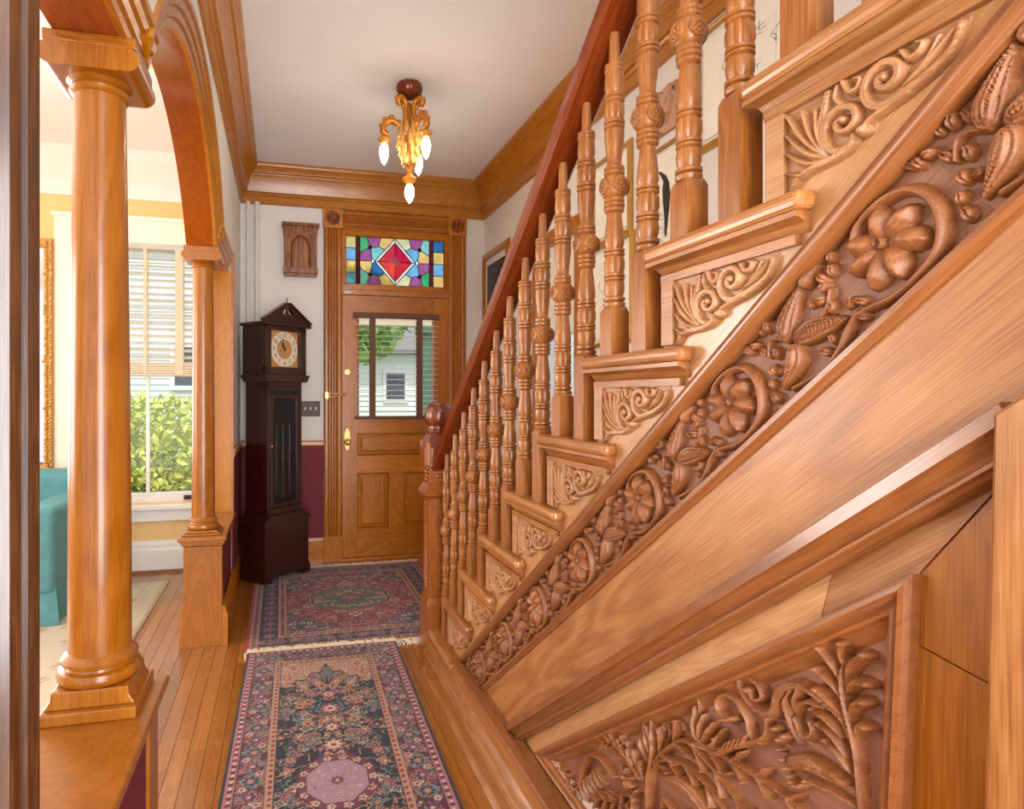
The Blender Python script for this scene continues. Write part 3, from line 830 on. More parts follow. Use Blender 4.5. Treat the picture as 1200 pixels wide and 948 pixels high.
def quad(mx, my, colours):
    """one corner: five pieces round a dark jewel; mx,my mirror the top left corner"""
    def q(u, v): return (u if not mx else 1 - u, v if not my else 1 - v)
    J = (.25, .22)
    pane(colours[0], q(.15, 0), q(.215, 0), q(*J), q(.15, .34))
    pane(colours[1], q(.215, 0), q(.36, 0), q(.335, .19), q(.30, .22), q(*J))
    pane(colours[2], q(.30, .22), q(.335, .19), q(.395, .26), q(.295, .5), q(.27, .44), q(*J))
    pane(colours[3], q(.15, .34), q(*J), q(.27, .44), q(.265, .5), q(.15, .5))
    pane(colours[4], q(.36, 0), q(.5, 0), q(.5, .02), q(.395, .26), q(.335, .19))
    c = G(*q(*J))
    M().tube([(c[0], YB + .004, c[1]), (c[0], YB + .018, c[1])], .016, 12).build('glass_jewel', MAT['sg_m'], w1)
quad(False, False, 'gpapy'); quad(True, False, 'apbyc'); quad(False, True, 'apdyy'); quad(True, True, 'gpbpc')
cm = M()
for a, b in cames:
    p, q = G(*a), G(*b)
    cm.tube([(p[0], YB + .012, p[1]), (q[0], YB + .012, q[1])], .0034, 6)
cm.build('lead_came', MAT['lead'], w1)

# sitting room window
w2 = structure('window_2', (-.95, YB, .5))
m = M(); m.box(-1.545, -1.40, YB - .025, YB, .40, 2.545); m.build('side_casing', MAT['ivory'], w2, .004)
m = M(); m.box(-.56, -.465, YB - .025, YB, .40, 2.545); m.build('side_casing', MAT['ivory'], w2, .004)
m = M(); m.box(-1.40, -.56, YB - .025, YB, 2.375, 2.545).box(-1.56, -.465, YB - .04, YB, 2.535, 2.565); m.build('head_casing', MAT['ivory'], w2, .004)
m = M(); m.box(-1.57, -.465, YB - .06, YB + .1, .455, .49).box(-1.54, -.465, YB - .03, YB, .37, .455); m.build('sill', MAT['white_trim'], w2, .006)
m = M(); m.box(-1.41, -1.36, YB + .03, YB + .07, .49, 2.4).box(-.60, -.55, YB + .03, YB + .07, .49, 2.4)
m.box(-1.36, -.60, YB + .03, YB + .07, .49, .57).box(-1.36, -.60, YB + .03, YB + .07, 1.42, 1.46).box(-1.36, -.60, YB + .03, YB + .07, 2.34, 2.4)
m.box(-.962, -.938, YB + .035, YB + .06, .57, 1.42)
m.build('sash', MAT['white_trim'], w2, .003)
for x0, x1 in ((-1.36, -.962), (-.938, -.60)):
    box('pane', MAT['glass'], w2, x0, x1, YB + .048, YB + .052, .57, 1.42)
box('upper_pane', MAT['glass'], w2, -1.36, -.60, YB + .048, YB + .052, 1.46, 2.34)
m = M(); m.box(-.70, -.645, YB + .008, YB + .03, .515, .545).box(-.69, -.675, YB - .002, YB + .01, .52, .54).box(-.67, -.655, YB - .002, YB + .01, .52, .54)
m.build('sash_lift', MAT['black'], w2, .002)

def blind(root, x0, x1, y, ztop, zbot, pitch, depth, ang, slat, mats, tapes, tapew):
    n = int((ztop - zbot) / pitch)
    me = None
    for i in range(n):
        z = ztop - (i + .5) * pitch
        if me is None:
            m = M(); c, s_ = math.cos(ang), math.sin(ang)
            dz = .0014
            pts = [(-depth / 2 * c, -depth / 2 * s_ - dz), (depth / 2 * c, depth / 2 * s_ - dz), (depth / 2 * c, depth / 2 * s_ + dz), (0, dz * 2.2), (-depth / 2 * c, -depth / 2 * s_ + dz)]
            m.prism(pts, 'x', x0 - root.location.x, x1 - root.location.x)
            me = m.mesh('slat'); o0 = link('slat', me, mats, root)
            o = o0
        else:
            o = copy_part(o0, root)
        o.location = (0, y - root.location.y, z - root.location.z)

b1 = thing('window_blind', 'raised cream venetian blind in the sitting room window', 'blind', (-.95, YB - .005, 2.37))
blind(b1, -1.385, -.575, YB - .005, 2.34, 1.53, .0505, .048, .5, None, MAT['slat_cream'], None, None)
box('head_rail', MAT['slat_cream'], b1, -1.39, -.57, YB - .035, YB + .02, 2.335, 2.375, .003)
m = M()
for i in range(6): m.box(-1.385, -.575, YB - .03, YB + .02, 1.425 + i * .0165, 1.4385 + i * .0165)
m.build('bottom_rail', MAT['tape_cream'], b1, .002)
for x, w in ((-1.24, .018), (-.955, .012), (-.725, .028)):
    m = M(); m.box(x - w, x + w, YB - .033, YB - .031, 1.43, 2.34).box(x - w, x + w, YB + .021, YB + .023, 1.43, 2.34)
    m.build('ladder_tape', MAT['tape_cream'], b1)

b2 = thing('window_blind', 'white slatted blind with two brown tapes on the front door glass', 'blind', (.885, YD - .03, 1.92))
blind(b2, .552, 1.215, YD - .03, 1.895, 1.125, .0425, .034, .12, None, MAT['slat'], None, None)
box('valance', MAT['tape_brown'], b2, .54, 1.226, YD - .055, YD - .004, 1.885, 1.925, .004)
box('bottom_rail', MAT['tape_brown'], b2, .552, 1.215, YD - .046, YD - .014, 1.098, 1.118, .003)
for x in (.69, 1.065):
    m = M(); m.box(x - .022, x + .022, YD - .0495, YD - .048, 1.11, 1.89).box(x - .022, x + .022, YD - .012, YD - .0105, 1.11, 1.89)
    m.build('ladder_tape', MAT['tape_brown'], b2)

# stair wall window
w3 = structure('window_3', (XR, 3.4, 1.0))
m = M(); m.sweep([(XR, 3.06, 1.0), (XR, 3.74, 1.0), (XR, 3.74, 2.29), (XR, 3.06, 2.29)], [(0, 0), (0, .016), (-.02, .02), (-.05, .02), (-.07, .026), (-.085, .02), (-.085, 0)], (-1, 0, 0), closed=True)
m.build('casing', MAT['door_z'], w3)
m = M(); m.box(XR + .04, XR + .08, 3.06, 3.11, 1.0, 2.29).box(XR + .04, XR + .08, 3.69, 3.74, 1.0, 2.29).box(XR + .04, XR + .08, 3.11, 3.69, 1.0, 1.06).box(XR + .03, XR + .08, 3.11, 3.69, 1.645, 1.69)
m.build('sash', MAT['white_trim'], w3, .003)
box('pane', MAT['glass'], w3, XR + .058, XR + .062, 3.11, 3.69, 1.06, 1.645)
box('upper_pane', MAT['glass'], w3, XR + .058, XR + .062, 3.11, 3.69, 1.69, 2.29)
sh = box('roller_shade', MAT['paper'], None, XR + .018, XR + .021, 3.075, 3.725, 1.70, 2.28)
tag(sh, 'cream roller shade over the upper half of the stair wall window', 'shade')

# casings added round the two sitting room fill lamps; no openings behind them
w4 = structure('fill_surround_front', (-3.1, YB, 1.55))
M().sweep([(-3.86, YB, .70), (-2.34, YB, .70), (-2.34, YB, 2.41), (-3.86, YB, 2.41)], [(0, 0), (0, .02), (-.11, .025), (-.12, 0)], (0, -1, 0), closed=True).build('casing', MAT['ivory'], w4)
w5 = structure('fill_surround_side', (-4.3, 2.4, 1.55))
M().sweep([(-4.3, 1.59, .69), (-4.3, 3.21, .69), (-4.3, 3.21, 2.41), (-4.3, 1.59, 2.41)], [(0, 0), (0, .02), (-.11, .025), (-.12, 0)], (1, 0, 0), closed=True).build('casing', MAT['ivory'], w5)
box('fill_lamp_backing', MAT['paper'], w4, -3.86, -2.34, YB - .012, YB - .004, .70, 2.41)  # paper panels added behind both fill lamps
box('fill_lamp_backing', MAT['paper'], w5, -4.296, -4.288, 1.59, 3.21, .69, 2.41)
# ------------------------------------------------------------------ the staircase
RUN, RISE = 0.2567, 0.1945
def NY(k): return 0.802 + RUN * (9 - k)
def ZT(k): return RISE * k
CA, SA = math.cos(SLOPE), math.sin(SLOPE)
NT = 12
XW = 1.612
st = thing('staircase', 'carved oak staircase with turned balusters climbing along the right side', 'staircase', (.9, 2.6, 0))
SO = ORG[st.name]
def tz(t, y): return t / CA - math.tan(SLOPE) * y
def ty(t, z): return (t / CA - z) / math.tan(SLOPE)

me_tr = me_sc = None
for k in range(1, NT + 1):
    yn, zt, yr = NY(k), ZT(k), NY(k) - .03
    ye = NY(k + 1) - .115
    if me_tr is None:
        L = [(.682, yn), (XW, yn), (XW, yr - RUN), (.718, yr - RUN), (.718, ye), (.682, ye)]
        tr = M().prism(L[::-1], 'z', zt - .028, zt).build('tread', MAT['stair_y'], st, .011)
        tr.modifiers['bevel'].segments = 3
        me_tr = tr.data
        q = M(); q.sweep([(.717, ye + .012, zt - .057), (.717, yr + .0, zt - .057), (XW, yr, zt - .057)], [(0, 0), (.004, 0), (.008, .006), (.012, .014), (.020, .019), (.028, .021), (.028, .029), (0, .029)], (0, 0, 1))
        q.box(.704, .718, ye + .028, yr, zt - .071, zt - .057)
        sc = q.build('scotia_moulding', MAT['stair_y'], st, smooth=.5); sc.parent = tr
    else:
        t = copy_part(tr, st, (0, -RUN * (k - 1), RISE * (k - 1)))
        c = sc.copy(); COL.objects.link(c); c.parent = t
for k in range(1, NT + 1):
    zt, yr = ZT(k), NY(k) - .03
    if k == 1:
        ri = box('riser', MAT['stair_x'], st, .716, XW, yr - .016, yr, 0, zt - .028); 
    else:
        copy_part(ri, st, (0, -RUN * (k - 1), RISE * (k - 1)))

# upper stringer board: saw-toothed under the treads
pts = [(2.40, 0), (NY(1) - .03, 0)]
for k in range(1, NT + 1):
    pts += [(NY(k) - .03, ZT(k) - .012), (NY(k + 1) - .03, ZT(k) - .012)]
yend = NY(NT + 1) - .03
pts += [(yend, tz(1.59, yend)), (2.40, tz(1.59, 2.40))]
M().prism(pts, 'x', .715, .74).build('stringer', MAT['stair_pale'], st)
YTOP = -.25
def sloped(t0, t1, y_top=YTOP, zlow=.15):
    return [(ty(t0, zlow), zlow), (ty(t1, zlow), zlow), (y_top, tz(t1, y_top)), (y_top, tz(t0, y_top))]
M().prism(sloped(1.275, 1.436), 'x', .715, .74).build('stringer_board', MAT['stair_slope'], st)
M().prism(sloped(1.43, 1.60), 'x', .7275, .745).build('frieze_backing', MAT['carving_ground'], st)
def slope_path(t, x, z0=.16, y1=YTOP): return [(x, ty(t, z0), z0), (x, y1, tz(t, y1))]
m = M(); m.sweep(slope_path(1.590, .715), [(.0165 * math.cos(a) , .0165 * math.sin(a) * 1.05 + .002) for a in np.linspace(0, PI, 12)] + [(-.0165, -.008), (.0165, -.008)], (-1, 0, 0))
m.build('bead_moulding', MAT['bead'], st, smooth=.6)
m = M(); m.sweep(slope_path(1.440, .715), [(.010, -.02), (.010, .004), (.006, .010), (-.002, .011), (-.006, .006), (-.011, .004), (-.011, -.02)], (-1, 0, 0))
m.build('bead_moulding', MAT['bead'], st, smooth=.4)
BIG = [(.004, -.02), (.004, .016), (.001, .021), (-.016, .023), (-.018, .017), (-.022, .012), (-.029, .006), (-.036, .004), (-.038, .009), (-.042, .009), (-.044, .002), (-.048, -.002), (-.050, -.008), (-.050, -.04), (.004, -.04)]
pb = [(.715, ty(1.282, .19), .19), (.715, .4575, tz(1.282, .4575))]
m = M(); m.sweep(pb, BIG, (-1, 0, 0)); m.build('panel_moulding', MAT['bead'], st)

# boards of the spandrel below: two sloping boards, two upright boards mitred to them, the end stile
ym = .70
def boardpoly(ya, yb, t0=1.10, t1=1.245): return [(ya, tz(t0, ya)), (ya, tz(t1, ya)), (yb, tz(t1, yb)), (yb, tz(t0, yb))]
M().prism([(ty(1.165, .18), .18), (ty(1.245, .18), .18), (ym + .0008 - .02, tz(1.245, ym - .02)), (ym + .0008 + .011, tz(1.165, ym + .011))], 'x', .735, .76).build('panel_board', MAT['stair_pale'], st)
M().prism([(ym - .0008 + .011, tz(1.165, ym + .011)), (ym - .0008 - .02, tz(1.245, ym - .02)), (.455, tz(1.245, .455)), (.566, 1.063), (.573, tz(1.165, .573))], 'x', .735, .76).build('panel_board', MAT['stair_slope'], st)
M().prism([(.5655, 1.062), (.454, tz(1.245, .455) - .002), (.44, tz(1.245, .455) - .002), (.44, .955), (.590, .979), (.590, 1.03)], 'x', .737, .76).build('panel_board', MAT['panel_z'], st)
M().prism([(.590, .977), (.44, .953), (.44, .18), (.618, .18)], 'x', .737, .76).build('panel_board', MAT['panel_z'], st)
M().prism([(.479, .19), (.457, tz(1.275, .457)), (.33, tz(1.275, .33)), (.33, .19)], 'x', .684, .745).build('end_stile', MAT['stair_z'], st, .004)
M().prism([(.335, .19), (.335, tz(1.278, .335)), (YTOP, tz(1.278, YTOP)), (YTOP, .19)], 'x', .730, .745).build('panel_board', MAT['panel_z'], st)
FA, FB, FC = (1.675, .222), (.5655, 1.0605), (.602, .222)
FRAME = [(0, -.02), (0, .012), (-.004, .019), (-.010, .021), (-.014, .017), (-.017, .009), (-.020, .008), (-.024, .012), (-.028, .010), (-.031, .002), (-.048, -.0112), (-.048, -.02)]
for a, b, q in ((FA, FB, 'stair_slope'), (FB, FC, 'stair_z'), (FC, FA, 'stair_y')):
    # each length mitred against its neighbours
    pass
m = M(); m.sweep([(.735, p[0], p[1]) for p in (FA, FB, FC)], FRAME, (-1, 0, 0), closed=True)
m.build('panel_frame', MAT['bead'], st)

# base
box('base_board', MAT['stair_y'], st, .668, .73, YTOP, 2.35, 0, .205, .004)
box('base_board', MAT['stair_y'], st, .671, .73, 2.345, 2.742, 0, .168, .002)
box('return_nosing', MAT['stair_y'], st, .656, .73, 2.352, 2.742, .166, .1955, .010)
m = M(); m.sweep([(.672, YTOP, 0), (.672, 2.742, 0)], [(0, 0), (.045, 0), (.045, .016), (.038, .024), (.030, .03), (.030, .085), (.034, .092), (.030, .104), (.020, .112), (.014, .128), (.004, .14), (0, .142)], (0, 0, 1))
m.build('base_moulding', MAT['stair_y'], st, smooth=.4)
m = M(); m.sweep([(.669, YTOP, .196), (.669, 2.352, .196)], [(0, 0), (.006, .004), (.008, .012), (.004, .02), (-.02, .024), (-.02, 0)], (0, 0, 1))
m.build('base_bead', MAT['bead'], st, smooth=.6)

# --- tread brackets
def inside(poly, X, Y):
    r = np.zeros(X.shape, bool); n = len(poly)
    for i in range(n):
        x0, y0 = poly[i]; x1, y1 = poly[(i + 1) % n]
        c = ((y0 > Y) != (y1 > Y)) & (X < (x1 - x0) * (Y - y0) / ((y1 - y0) if y1 != y0 else 1e-9) + x0)
        r ^= c
    return r
def dilate(m, n=1):
    for _ in range(n):
        q = m.copy()
        q[1:] |= m[:-1]; q[:-1] |= m[1:]; q[:, 1:] |= m[:, :-1]; q[:, :-1] |= m[:, 1:]
        m = q
    return m
OUT = [(-.003, 0), (.240, 0), (.2395, -.008), (.235, -.022), (.225, -.039), (.207, -.051), (.178, -.060), (.150, -.067), (.136, -.073), (.130, -.083), (.119, -.087), (.111, -.081), (.111, -.089), (.103, -.096), (.077, -.102), (.047, -.102), (.024, -.107), (.006, -.123), (-.003, -.124)]
cv = Carve(-.004, .244, -.128, .001, .00135)
lv = cv.label('scrollwork'); la = cv.label('acanthus_fan')
def edge_dist(poly, X, Y):
    d = np.full(X.shape, 9.0)
    for i in range(len(poly)):
        a, b = np.array(poly[i]), np.array(poly[(i + 1) % len(poly)]); e = b - a
        t = np.clip(((X - a[0]) * e[0] + (Y - a[1]) * e[1]) / max(e @ e, 1e-12), 0, 1)
        d = np.minimum(d, np.hypot(X - a[0] - t * e[0], Y - a[1] - t * e[1]))
    return np.where(inside(poly, X, Y), d, -d)
ed = edge_dist(OUT, cv.X, cv.Y)
g = ed > 0
cv.H[:] = .0015
hh = .0135
# fan of acanthus at the left
root = (.074, -.094)
for tip, w in (((.004, -.009), .009), ((.030, -.012), .008), ((.052, -.020), .007), ((.003, -.036), .009), ((.003, -.062), .008), ((.003, -.090), .008), ((.004, -.119), .007)):
    mx, my = (root[0] * .55 + tip[0] * .45), (root[1] * .45 + tip[1] * .55)
    cv.stroke([root, (mx - .004, my - .012), tip], [w * .42, w * .72, w * .68, w * .28], [hh * .5, hh * .9, hh * 1.1, hh * .8], la, flutes=1, gd=.35)
for tip in ((.071, -.006), (.066, -.03)):
    cv.stroke([(.068, -.085), (.060, -.055), tip], [.004, .007, .005], [hh * .6, hh, hh * .8], la, flutes=2)
# lower rim, two volutes and the tail
cv.stroke([(.006, -.121), (.025, -.103), (.055, -.098), (.085, -.096), (.106, -.088), (.110, -.078)], [.003, .006, .007, .007, .006, .004], [hh * .7, hh, hh, hh], lv, flutes=2)
cv.stroke([(.100, -.090), (.078, -.086), (.067, -.066), (.071, -.045), (.090, -.036), (.110, -.044), (.114, -.060), (.103, -.069), (.090, -.065), (.087, -.055), (.095, -.050)], [.0055, .007, .007, .006, .0055, .005, .004], [hh * .8, hh * 1.1, hh * 1.2, hh * 1.2], lv, flutes=2, gd=.3)
cv.blob((.097, -.054), .006, .006, 0, hh * 1.3, lv)
cv.stroke([(.235, -.010), (.228, -.030), (.208, -.044), (.180, -.054), (.153, -.060), (.132, -.050), (.125, -.030), (.134, -.014), (.152, -.009), (.167, -.018), (.168, -.032), (.156, -.040), (.145, -.035), (.145, -.025), (.152, -.023)], [.0035, .006, .0075, .007, .007, .007, .006, .0055, .004], [hh * .8, hh * 1.1, hh * 1.2, hh * 1.2], lv, flutes=2, gd=.3)
cv.blob((.152, -.027), .0055, .0055, 0, hh * 1.3, lv)
cv.stroke([(.178, -.060), (.150, -.064), (.130, -.070), (.120, -.080)], [.006, .005, .004, .003], hh, lv)
cv.blob((.122, -.078), .008, .008, 0, hh * 1.3, lv)
for tip in ((.226, -.012), (.212, -.010), (.205, -.022)):
    cv.stroke([(.172, -.046), (.195, -.036), tip], [.004, .006, .003], [hh * .6, hh * .9, hh * .6], la, flutes=2)
cv.stroke([(.172, -.006), (.180, -.018), (.192, -.018), (.197, -.010), (.190, -.006)], [.003, .005, .005, .004, .003], hh, lv)
cv.stroke([(.095, -.004), (.104, -.020), (.116, -.022), (.120, -.012), (.112, -.008)], [.004, .006, .006, .004, .003], hh, lv)
cv.stroke([(.090, -.030), (.082, -.018), (.086, -.004)], [.005, .006, .004], hh * .8, la, flutes=2)
cv.H[:] = np.where(ed > -.0032, -.004 + (cv.H + .004) * np.clip((ed + .0030) / .0032, 0, 1), -.004)
keep = ed > -.0036
first = None
for k in range(1, NT + 1):
    yb, zb = NY(k) - .066, ZT(k) - .070
    if first is None:
        br = box('bracket', MAT['bracket'], st, .704, .7155, yb + .001, NY(k) - .031, ZT(k) - .19, ZT(k) - .070, .0015)
        first = cv.build((.714, yb, zb), (0, -1, 0), (0, 0, 1), (-1, 0, 0), (MAT['bracket'], MAT['bracket']), br, SO, keep=keep, ground_name='bracket_ground')
    else:
        b = copy_part(br, st, (0, -RUN * (k - 1), RISE * (k - 1)))
        for q in first:
            c = q.copy(); COL.objects.link(c); c.parent = b

# --- carved frieze of vine rings, flowers, leaves and buds; one length per ring
fz = Carve(-.236, .0935, -.078, .054, .00135)
lr = fz.label('vine_ring'); lfw = fz.label('flower'); lle = [fz.label('leaf') for _ in range(4)]; lbu = fz.label('bud_cluster')
rs = np.random.RandomState(3)
fz.H[:] = 0.0006 + .0010 * np.abs(np.sin(fz.X * 900 + 2 * np.sin(fz.Y * 700)) * np.sin(fz.Y * 1000 + 2 * np.sin(fz.X * 600)))
RING = [(-.076, -.044), (-.055, -.052), (-.028, -.063), (.0, -.066), (.032, -.061), (.053, -.045), (.066, -.02), (.067, .004), (.057, .027), (.034, .041), (.009, .045), (-.014, .041), (-.030, .026)]
fz.stroke(RING, [.005, .0068, .0075, .0075, .007, .0065, .006], [.012, .019, .019, .018, .017], lr, power=.5)
for i, tip in enumerate([(.020, .034), (.046, .004), (.036, -.036), (-.007, -.047), (-.039, -.033), (-.047, .002), (-.030, .032)]):
    a = math.atan2(tip[1], tip[0]); L = math.hypot(*tip)
    side = np.array((-math.sin(a), math.cos(a)))
    p0 = np.array((math.cos(a), math.sin(a))) * .009
    fz.stroke([p0, np.array(tip) * .55 + side * .002, np.array(tip)], [.006, .0145, .0165, .0150, .007], [.013, .019, .024, .025, .020], lfw, flutes=1, gd=.34, power=.32)
fz.blob((0, 0), .0085, .0085, 0, .025, lfw, power=.4); 
fz.blob((0, 0), .0045, .0045, 0, .005, lfw)
m = (fz.X ** 2 + fz.Y ** 2) < .0042 ** 2
fz.H[m] = .016
for lab, pts, w in ((lle[0], [(-.180, .002), (-.160, .026), (-.114, .052)], .0185), (lle[1], [(-.170, -.006), (-.132, -.018), (-.088, -.040)], .0185), (lle[2], [(-.168, -.012), (-.192, -.034), (-.228, -.050)], .0165), (lle[3], [(-.112, .040), (-.100, .047), (-.078, .050)], .009)):
    fz.leaf(pts, w, .024, lab, veins=6, gd=.28)
fz.stroke([(-.215, -.058), (-.188, -.066), (-.155, -.072), (-.122, -.066), (-.098, -.052), (-.076, -.044)], [.005, .007, .0075, .006], [.012, .017, .017, .014], lr)
fz.stroke([(-.180, .0), (-.192, .018), (-.206, .022), (-.220, .006)], [.0035, .004, .003], .014, lbu)
fz.stroke([(-.120, -.008), (-.102, -.004), (-.086, .01)], [.004, .004, .003], .013, lbu)
for c, r in (((-.085, .031), .010), ((-.069, .028), .009), ((-.105, .008), .010), ((-.100, -.010), .010), ((-.119, .016), .008), ((-.078, -.024), .0095), ((-.064, -.034), .009), ((-.074, -.052), .0085), ((-.092, .020), .009), ((-.060, .044), .008),
             ((-.196, .044), .010), ((-.184, .034), .010), ((-.222, .018), .0095), ((-.208, .002), .0095), ((-.226, -.016), .0095), ((-.214, -.026), .008), ((-.232, .038), .009), ((-.210, .050), .008), ((-.142, -.052), .009), ((-.124, -.046), .008), ((.080, -.050), .010), ((.086, -.030), .008), ((.084, .040), .009), ((.075, .048), .008)):
    a = rs.rand() * 3.14
    fz.blob(c, r, r * .72, a, .014 + rs.rand() * .008, lbu, dent=.35)
    fz.blob((c[0] + r * .6 * math.cos(a), c[1] + r * .6 * math.sin(a)), r * .5, r * .45, a, .019, lbu, dent=.4)
e_s = (0, -CA, SA); e_t = (0, SA, CA)
base = None
for i in range(-2, 7):
    s0, t0 = .405 - .328 * i, 1.5225
    # point with these slope coordinates
    y, z = -s0 * CA + t0 * SA, s0 * SA + t0 * CA
    if base is None:
        base = box('carved_frieze', MAT['carving_ground'], st, .7275, .729, y - .004, y + .004, z - .004, z + .004)
        fpieces = fz.build((.7272, y, z), e_s, e_t, (-1, 0, 0), (MAT['carving_ground'], MAT['carving']), base, SO)
        y00, z00 = y, z
    else:
        b = copy_part(base, st, (0, y - y00, z - z00))
        for q in fpieces:
            c = q.copy(); COL.objects.link(c); c.parent = b

# --- acanthus panel in the spandrel
PX0 = 1.70
def yz(*pts): return [(PX0 - p[0], p[1]) for p in pts]
cp = Carve(0.0, 1.12, .20, 1.06, .0018)
cp.H[:] = .0008 * np.abs(np.sin(cp.X * 500 + 2 * np.sin(cp.Y * 400)) * np.sin(cp.Y * 600))
lc = [cp.label('acanthus_scroll'), cp.label('acanthus_plume'), cp.label('volute'), cp.label('leaf_spray'), cp.label('cornucopia')]
H0 = .030
cp.ws, cp.hs = .68, .85
A_, PL, VO, SP, CN = lc
# right hand stem and its crown of lobes
cp.stroke(yz((.649, .60), (.642, .70), (.644, .765), (.647, .80), (.654, .83), (.664, .863), (.668, .893), (.662, .915)), [.006, .010, .010, .010, .008, .005], [.014, .022, .024, .022], PL, flutes=3)
for pts in ([(.662, .885), (.654, .915), (.632, .938)], [(.662, .874), (.651, .892), (.628, .902)], [(.657, .846), (.649, .865), (.632, .877)], [(.650, .822), (.642, .84), (.630, .846)],
            [(.666, .883), (.683, .905), (.699, .920)], [(.667, .862), (.683, .878), (.704, .889)], [(.660, .838), (.686, .851), (.704, .860)], [(.664, .905), (.668, .925), (.664, .940)]):
    cp.stroke(yz(*pts), [.006, .010, .011, .008], [.018, H0 * .85, H0], PL, flutes=3, gd=.35)
    cp.blob(yz(pts[-1])[0], .0095, .008, 0, H0 * 1.1, PL)
# arching arm with its hanging leaf
cp.stroke(yz((.650, .80), (.668, .835), (.695, .846), (.725, .852), (.752, .842), (.772, .818), (.781, .79), (.80, .779), (.826, .778), (.849, .790), (.857, .806), (.842, .818), (.815, .815), (.806, .800), (.820, .789), (.834, .797)),
          [.006, .008, .010, .013, .014, .012, .009, .008, .008, .0075, .007, .006, .005], [.018, .026, H0, H0, H0 * .9, .024, .026, .028], VO, flutes=3, gd=.3)
cp.blob(yz((.832, .799))[0], .010, .010, 0, H0 * 1.15, VO)
for pts in ([(.745, .842), (.757, .815), (.752, .785), (.744, .760)], [(.755, .836), (.768, .81), (.768, .79)], [(.735, .845), (.742, .82), (.742, .80)], [(.770, .812), (.782, .80), (.790, .787)]):
    cp.stroke(yz(*pts), [.007, .009, .008, .003], [H0 * .9, H0, .022, .012], A_, flutes=2)
for pts in ([(.668, .812), (.690, .826), (.712, .828)], [(.662, .79), (.682, .81), (.702, .812)], [(.655, .772), (.672, .79), (.690, .796)], [(.700, .836), (.716, .836), (.728, .828)]):
    cp.stroke(yz(*pts), [.006, .010, .009, .006], [.02, .027, H0, .026], A_, flutes=2)
    cp.blob(yz(pts[-1])[0], .009, .0075, .6, H0, A_)
cp.stroke(yz((.749, .797), (.735, .781), (.722, .782), (.714, .795), (.719, .807)), [.008, .011, .010, .007], [.018, .022, .022], A_, flutes=1)
# crook and its root
cp.stroke(yz((.815, .722), (.832, .728), (.837, .750), (.857, .768), (.884, .766), (.902, .750), (.900, .733), (.885, .728)), [.006, .008, .008, .009, .009, .008, .007, .009], [.02, .026, .028, .028], VO, flutes=2, gd=.25)
for c in ((.878, .728), (.890, .722), (.868, .735)): cp.blob(yz(c)[0], .010, .008, .4, H0, VO)
cp.stroke(yz((.955, .640), (.912, .659), (.874, .682), (.845, .707), (.815, .727), (.80, .745), (.798, .770)), [.007, .009, .009, .008, .006], [.02, .026, .026, .02], A_, flutes=2)
for i in range(5):
    c = (.885 - i * .011, .674 + i * .009); cp.stroke(yz((c[0] - .006, c[1] + .014), (c[0] + .006, c[1] - .010)), [.005, .0055, .004], .029, A_)
# low cornucopia-like fluted leaf at the right, beads beside it
cp.stroke(yz((.645, .750), (.683, .752), (.720, .747), (.752, .728)), [.006, .014, .020, .016], [.018, H0, H0, .02], CN, flutes=5, gd=.2, power=.3)
cp.stroke(yz((.650, .730), (.69, .728), (.727, .716)), [.005, .010, .008], [.016, .024, .018], CN, flutes=3, gd=.25)
for i in range(9):
    cp.blob(yz((.775 - i * .006, .735 - .036 * math.sin(i / 8 * 2.6)))[0], .0062, .0062, 0, .024, CN)
for c in ((.772, .752), (.762, .762), (.780, .764)): cp.blob(yz(c)[0], .012, .009, .7, .028, CN)
# centre scrolls
cp.acanthus(yz((1.10, .52), (1.06, .572), (.995, .628), (.93, .625), (.86, .600), (.80, .560)), 6, .058, .0085, .026, A_, sides=(1, -1), ang=.7, curl=.45)
cp.acanthus(yz((1.095, .515), (1.078, .540), (1.035, .568), (.984, .585), (.925, .578), (.87, .55)), 5, .048, .008, .026, A_, sides=(-1,), ang=.75, curl=.5)
cp.acanthus(yz((.985, .628), (.912, .652), (.861, .663), (.811, .670), (.75, .672), (.70, .66)), 5, .044, .0075, .026, A_, sides=(1, -1), ang=.7, curl=.45)
cp.stroke(yz((1.112, .40), (1.112, .477), (1.10, .53), (1.098, .560), (1.118, .590)), [.009, .010, .009, .006], [.024, .026, .024], PL, flutes=3)
for pts in ([(1.108, .535), (1.118, .562), (1.135, .590)], [(1.100, .545), (1.098, .575), (1.108, .606)], [(1.115, .52), (1.136, .54), (1.140, .565)]):
    cp.stroke(yz(*pts), [.006, .009, .004], [.02, .027, .016], PL, flutes=2)
cp.acanthus(yz((1.145, .465), (1.185, .482), (1.225, .486), (1.262, .480), (1.30, .455)), 5, .036, .0072, .026, PL, sides=(1, -1), ang=.75, curl=.4)
cp.acanthus(yz((1.125, .47), (1.165, .500), (1.206, .508)), 4, .028, .006, .024, PL, sides=(1, -1))
# fan and tendrils below the frame
for pts in ([(.945, .645), (.962, .664), (.968, .706)], [(.945, .645), (.948, .672), (.945, .702)], [(.945, .645), (.930, .676), (.920, .700)], [(.945, .645), (.915, .665), (.897, .700)], [(.945, .645), (.905, .655), (.885, .680)]):
    cp.stroke(yz(*pts), [.006, .010, .009, .004], [.02, H0, H0, .02], SP, flutes=2)
cp.stroke(yz((1.059, .583), (1.039, .617), (1.028, .641), (1.010, .652), (1.002, .644)), [.005, .005, .004, .003], .016, SP)
cp.stroke(yz((1.044, .611), (1.052, .628), (1.066, .622), (1.064, .610)), [.004, .004, .003], .015, SP)
cp.stroke(yz((.97, .665), (.958, .70), (.966, .735), (.975, .74)), [.005, .004, .003], .016, SP)
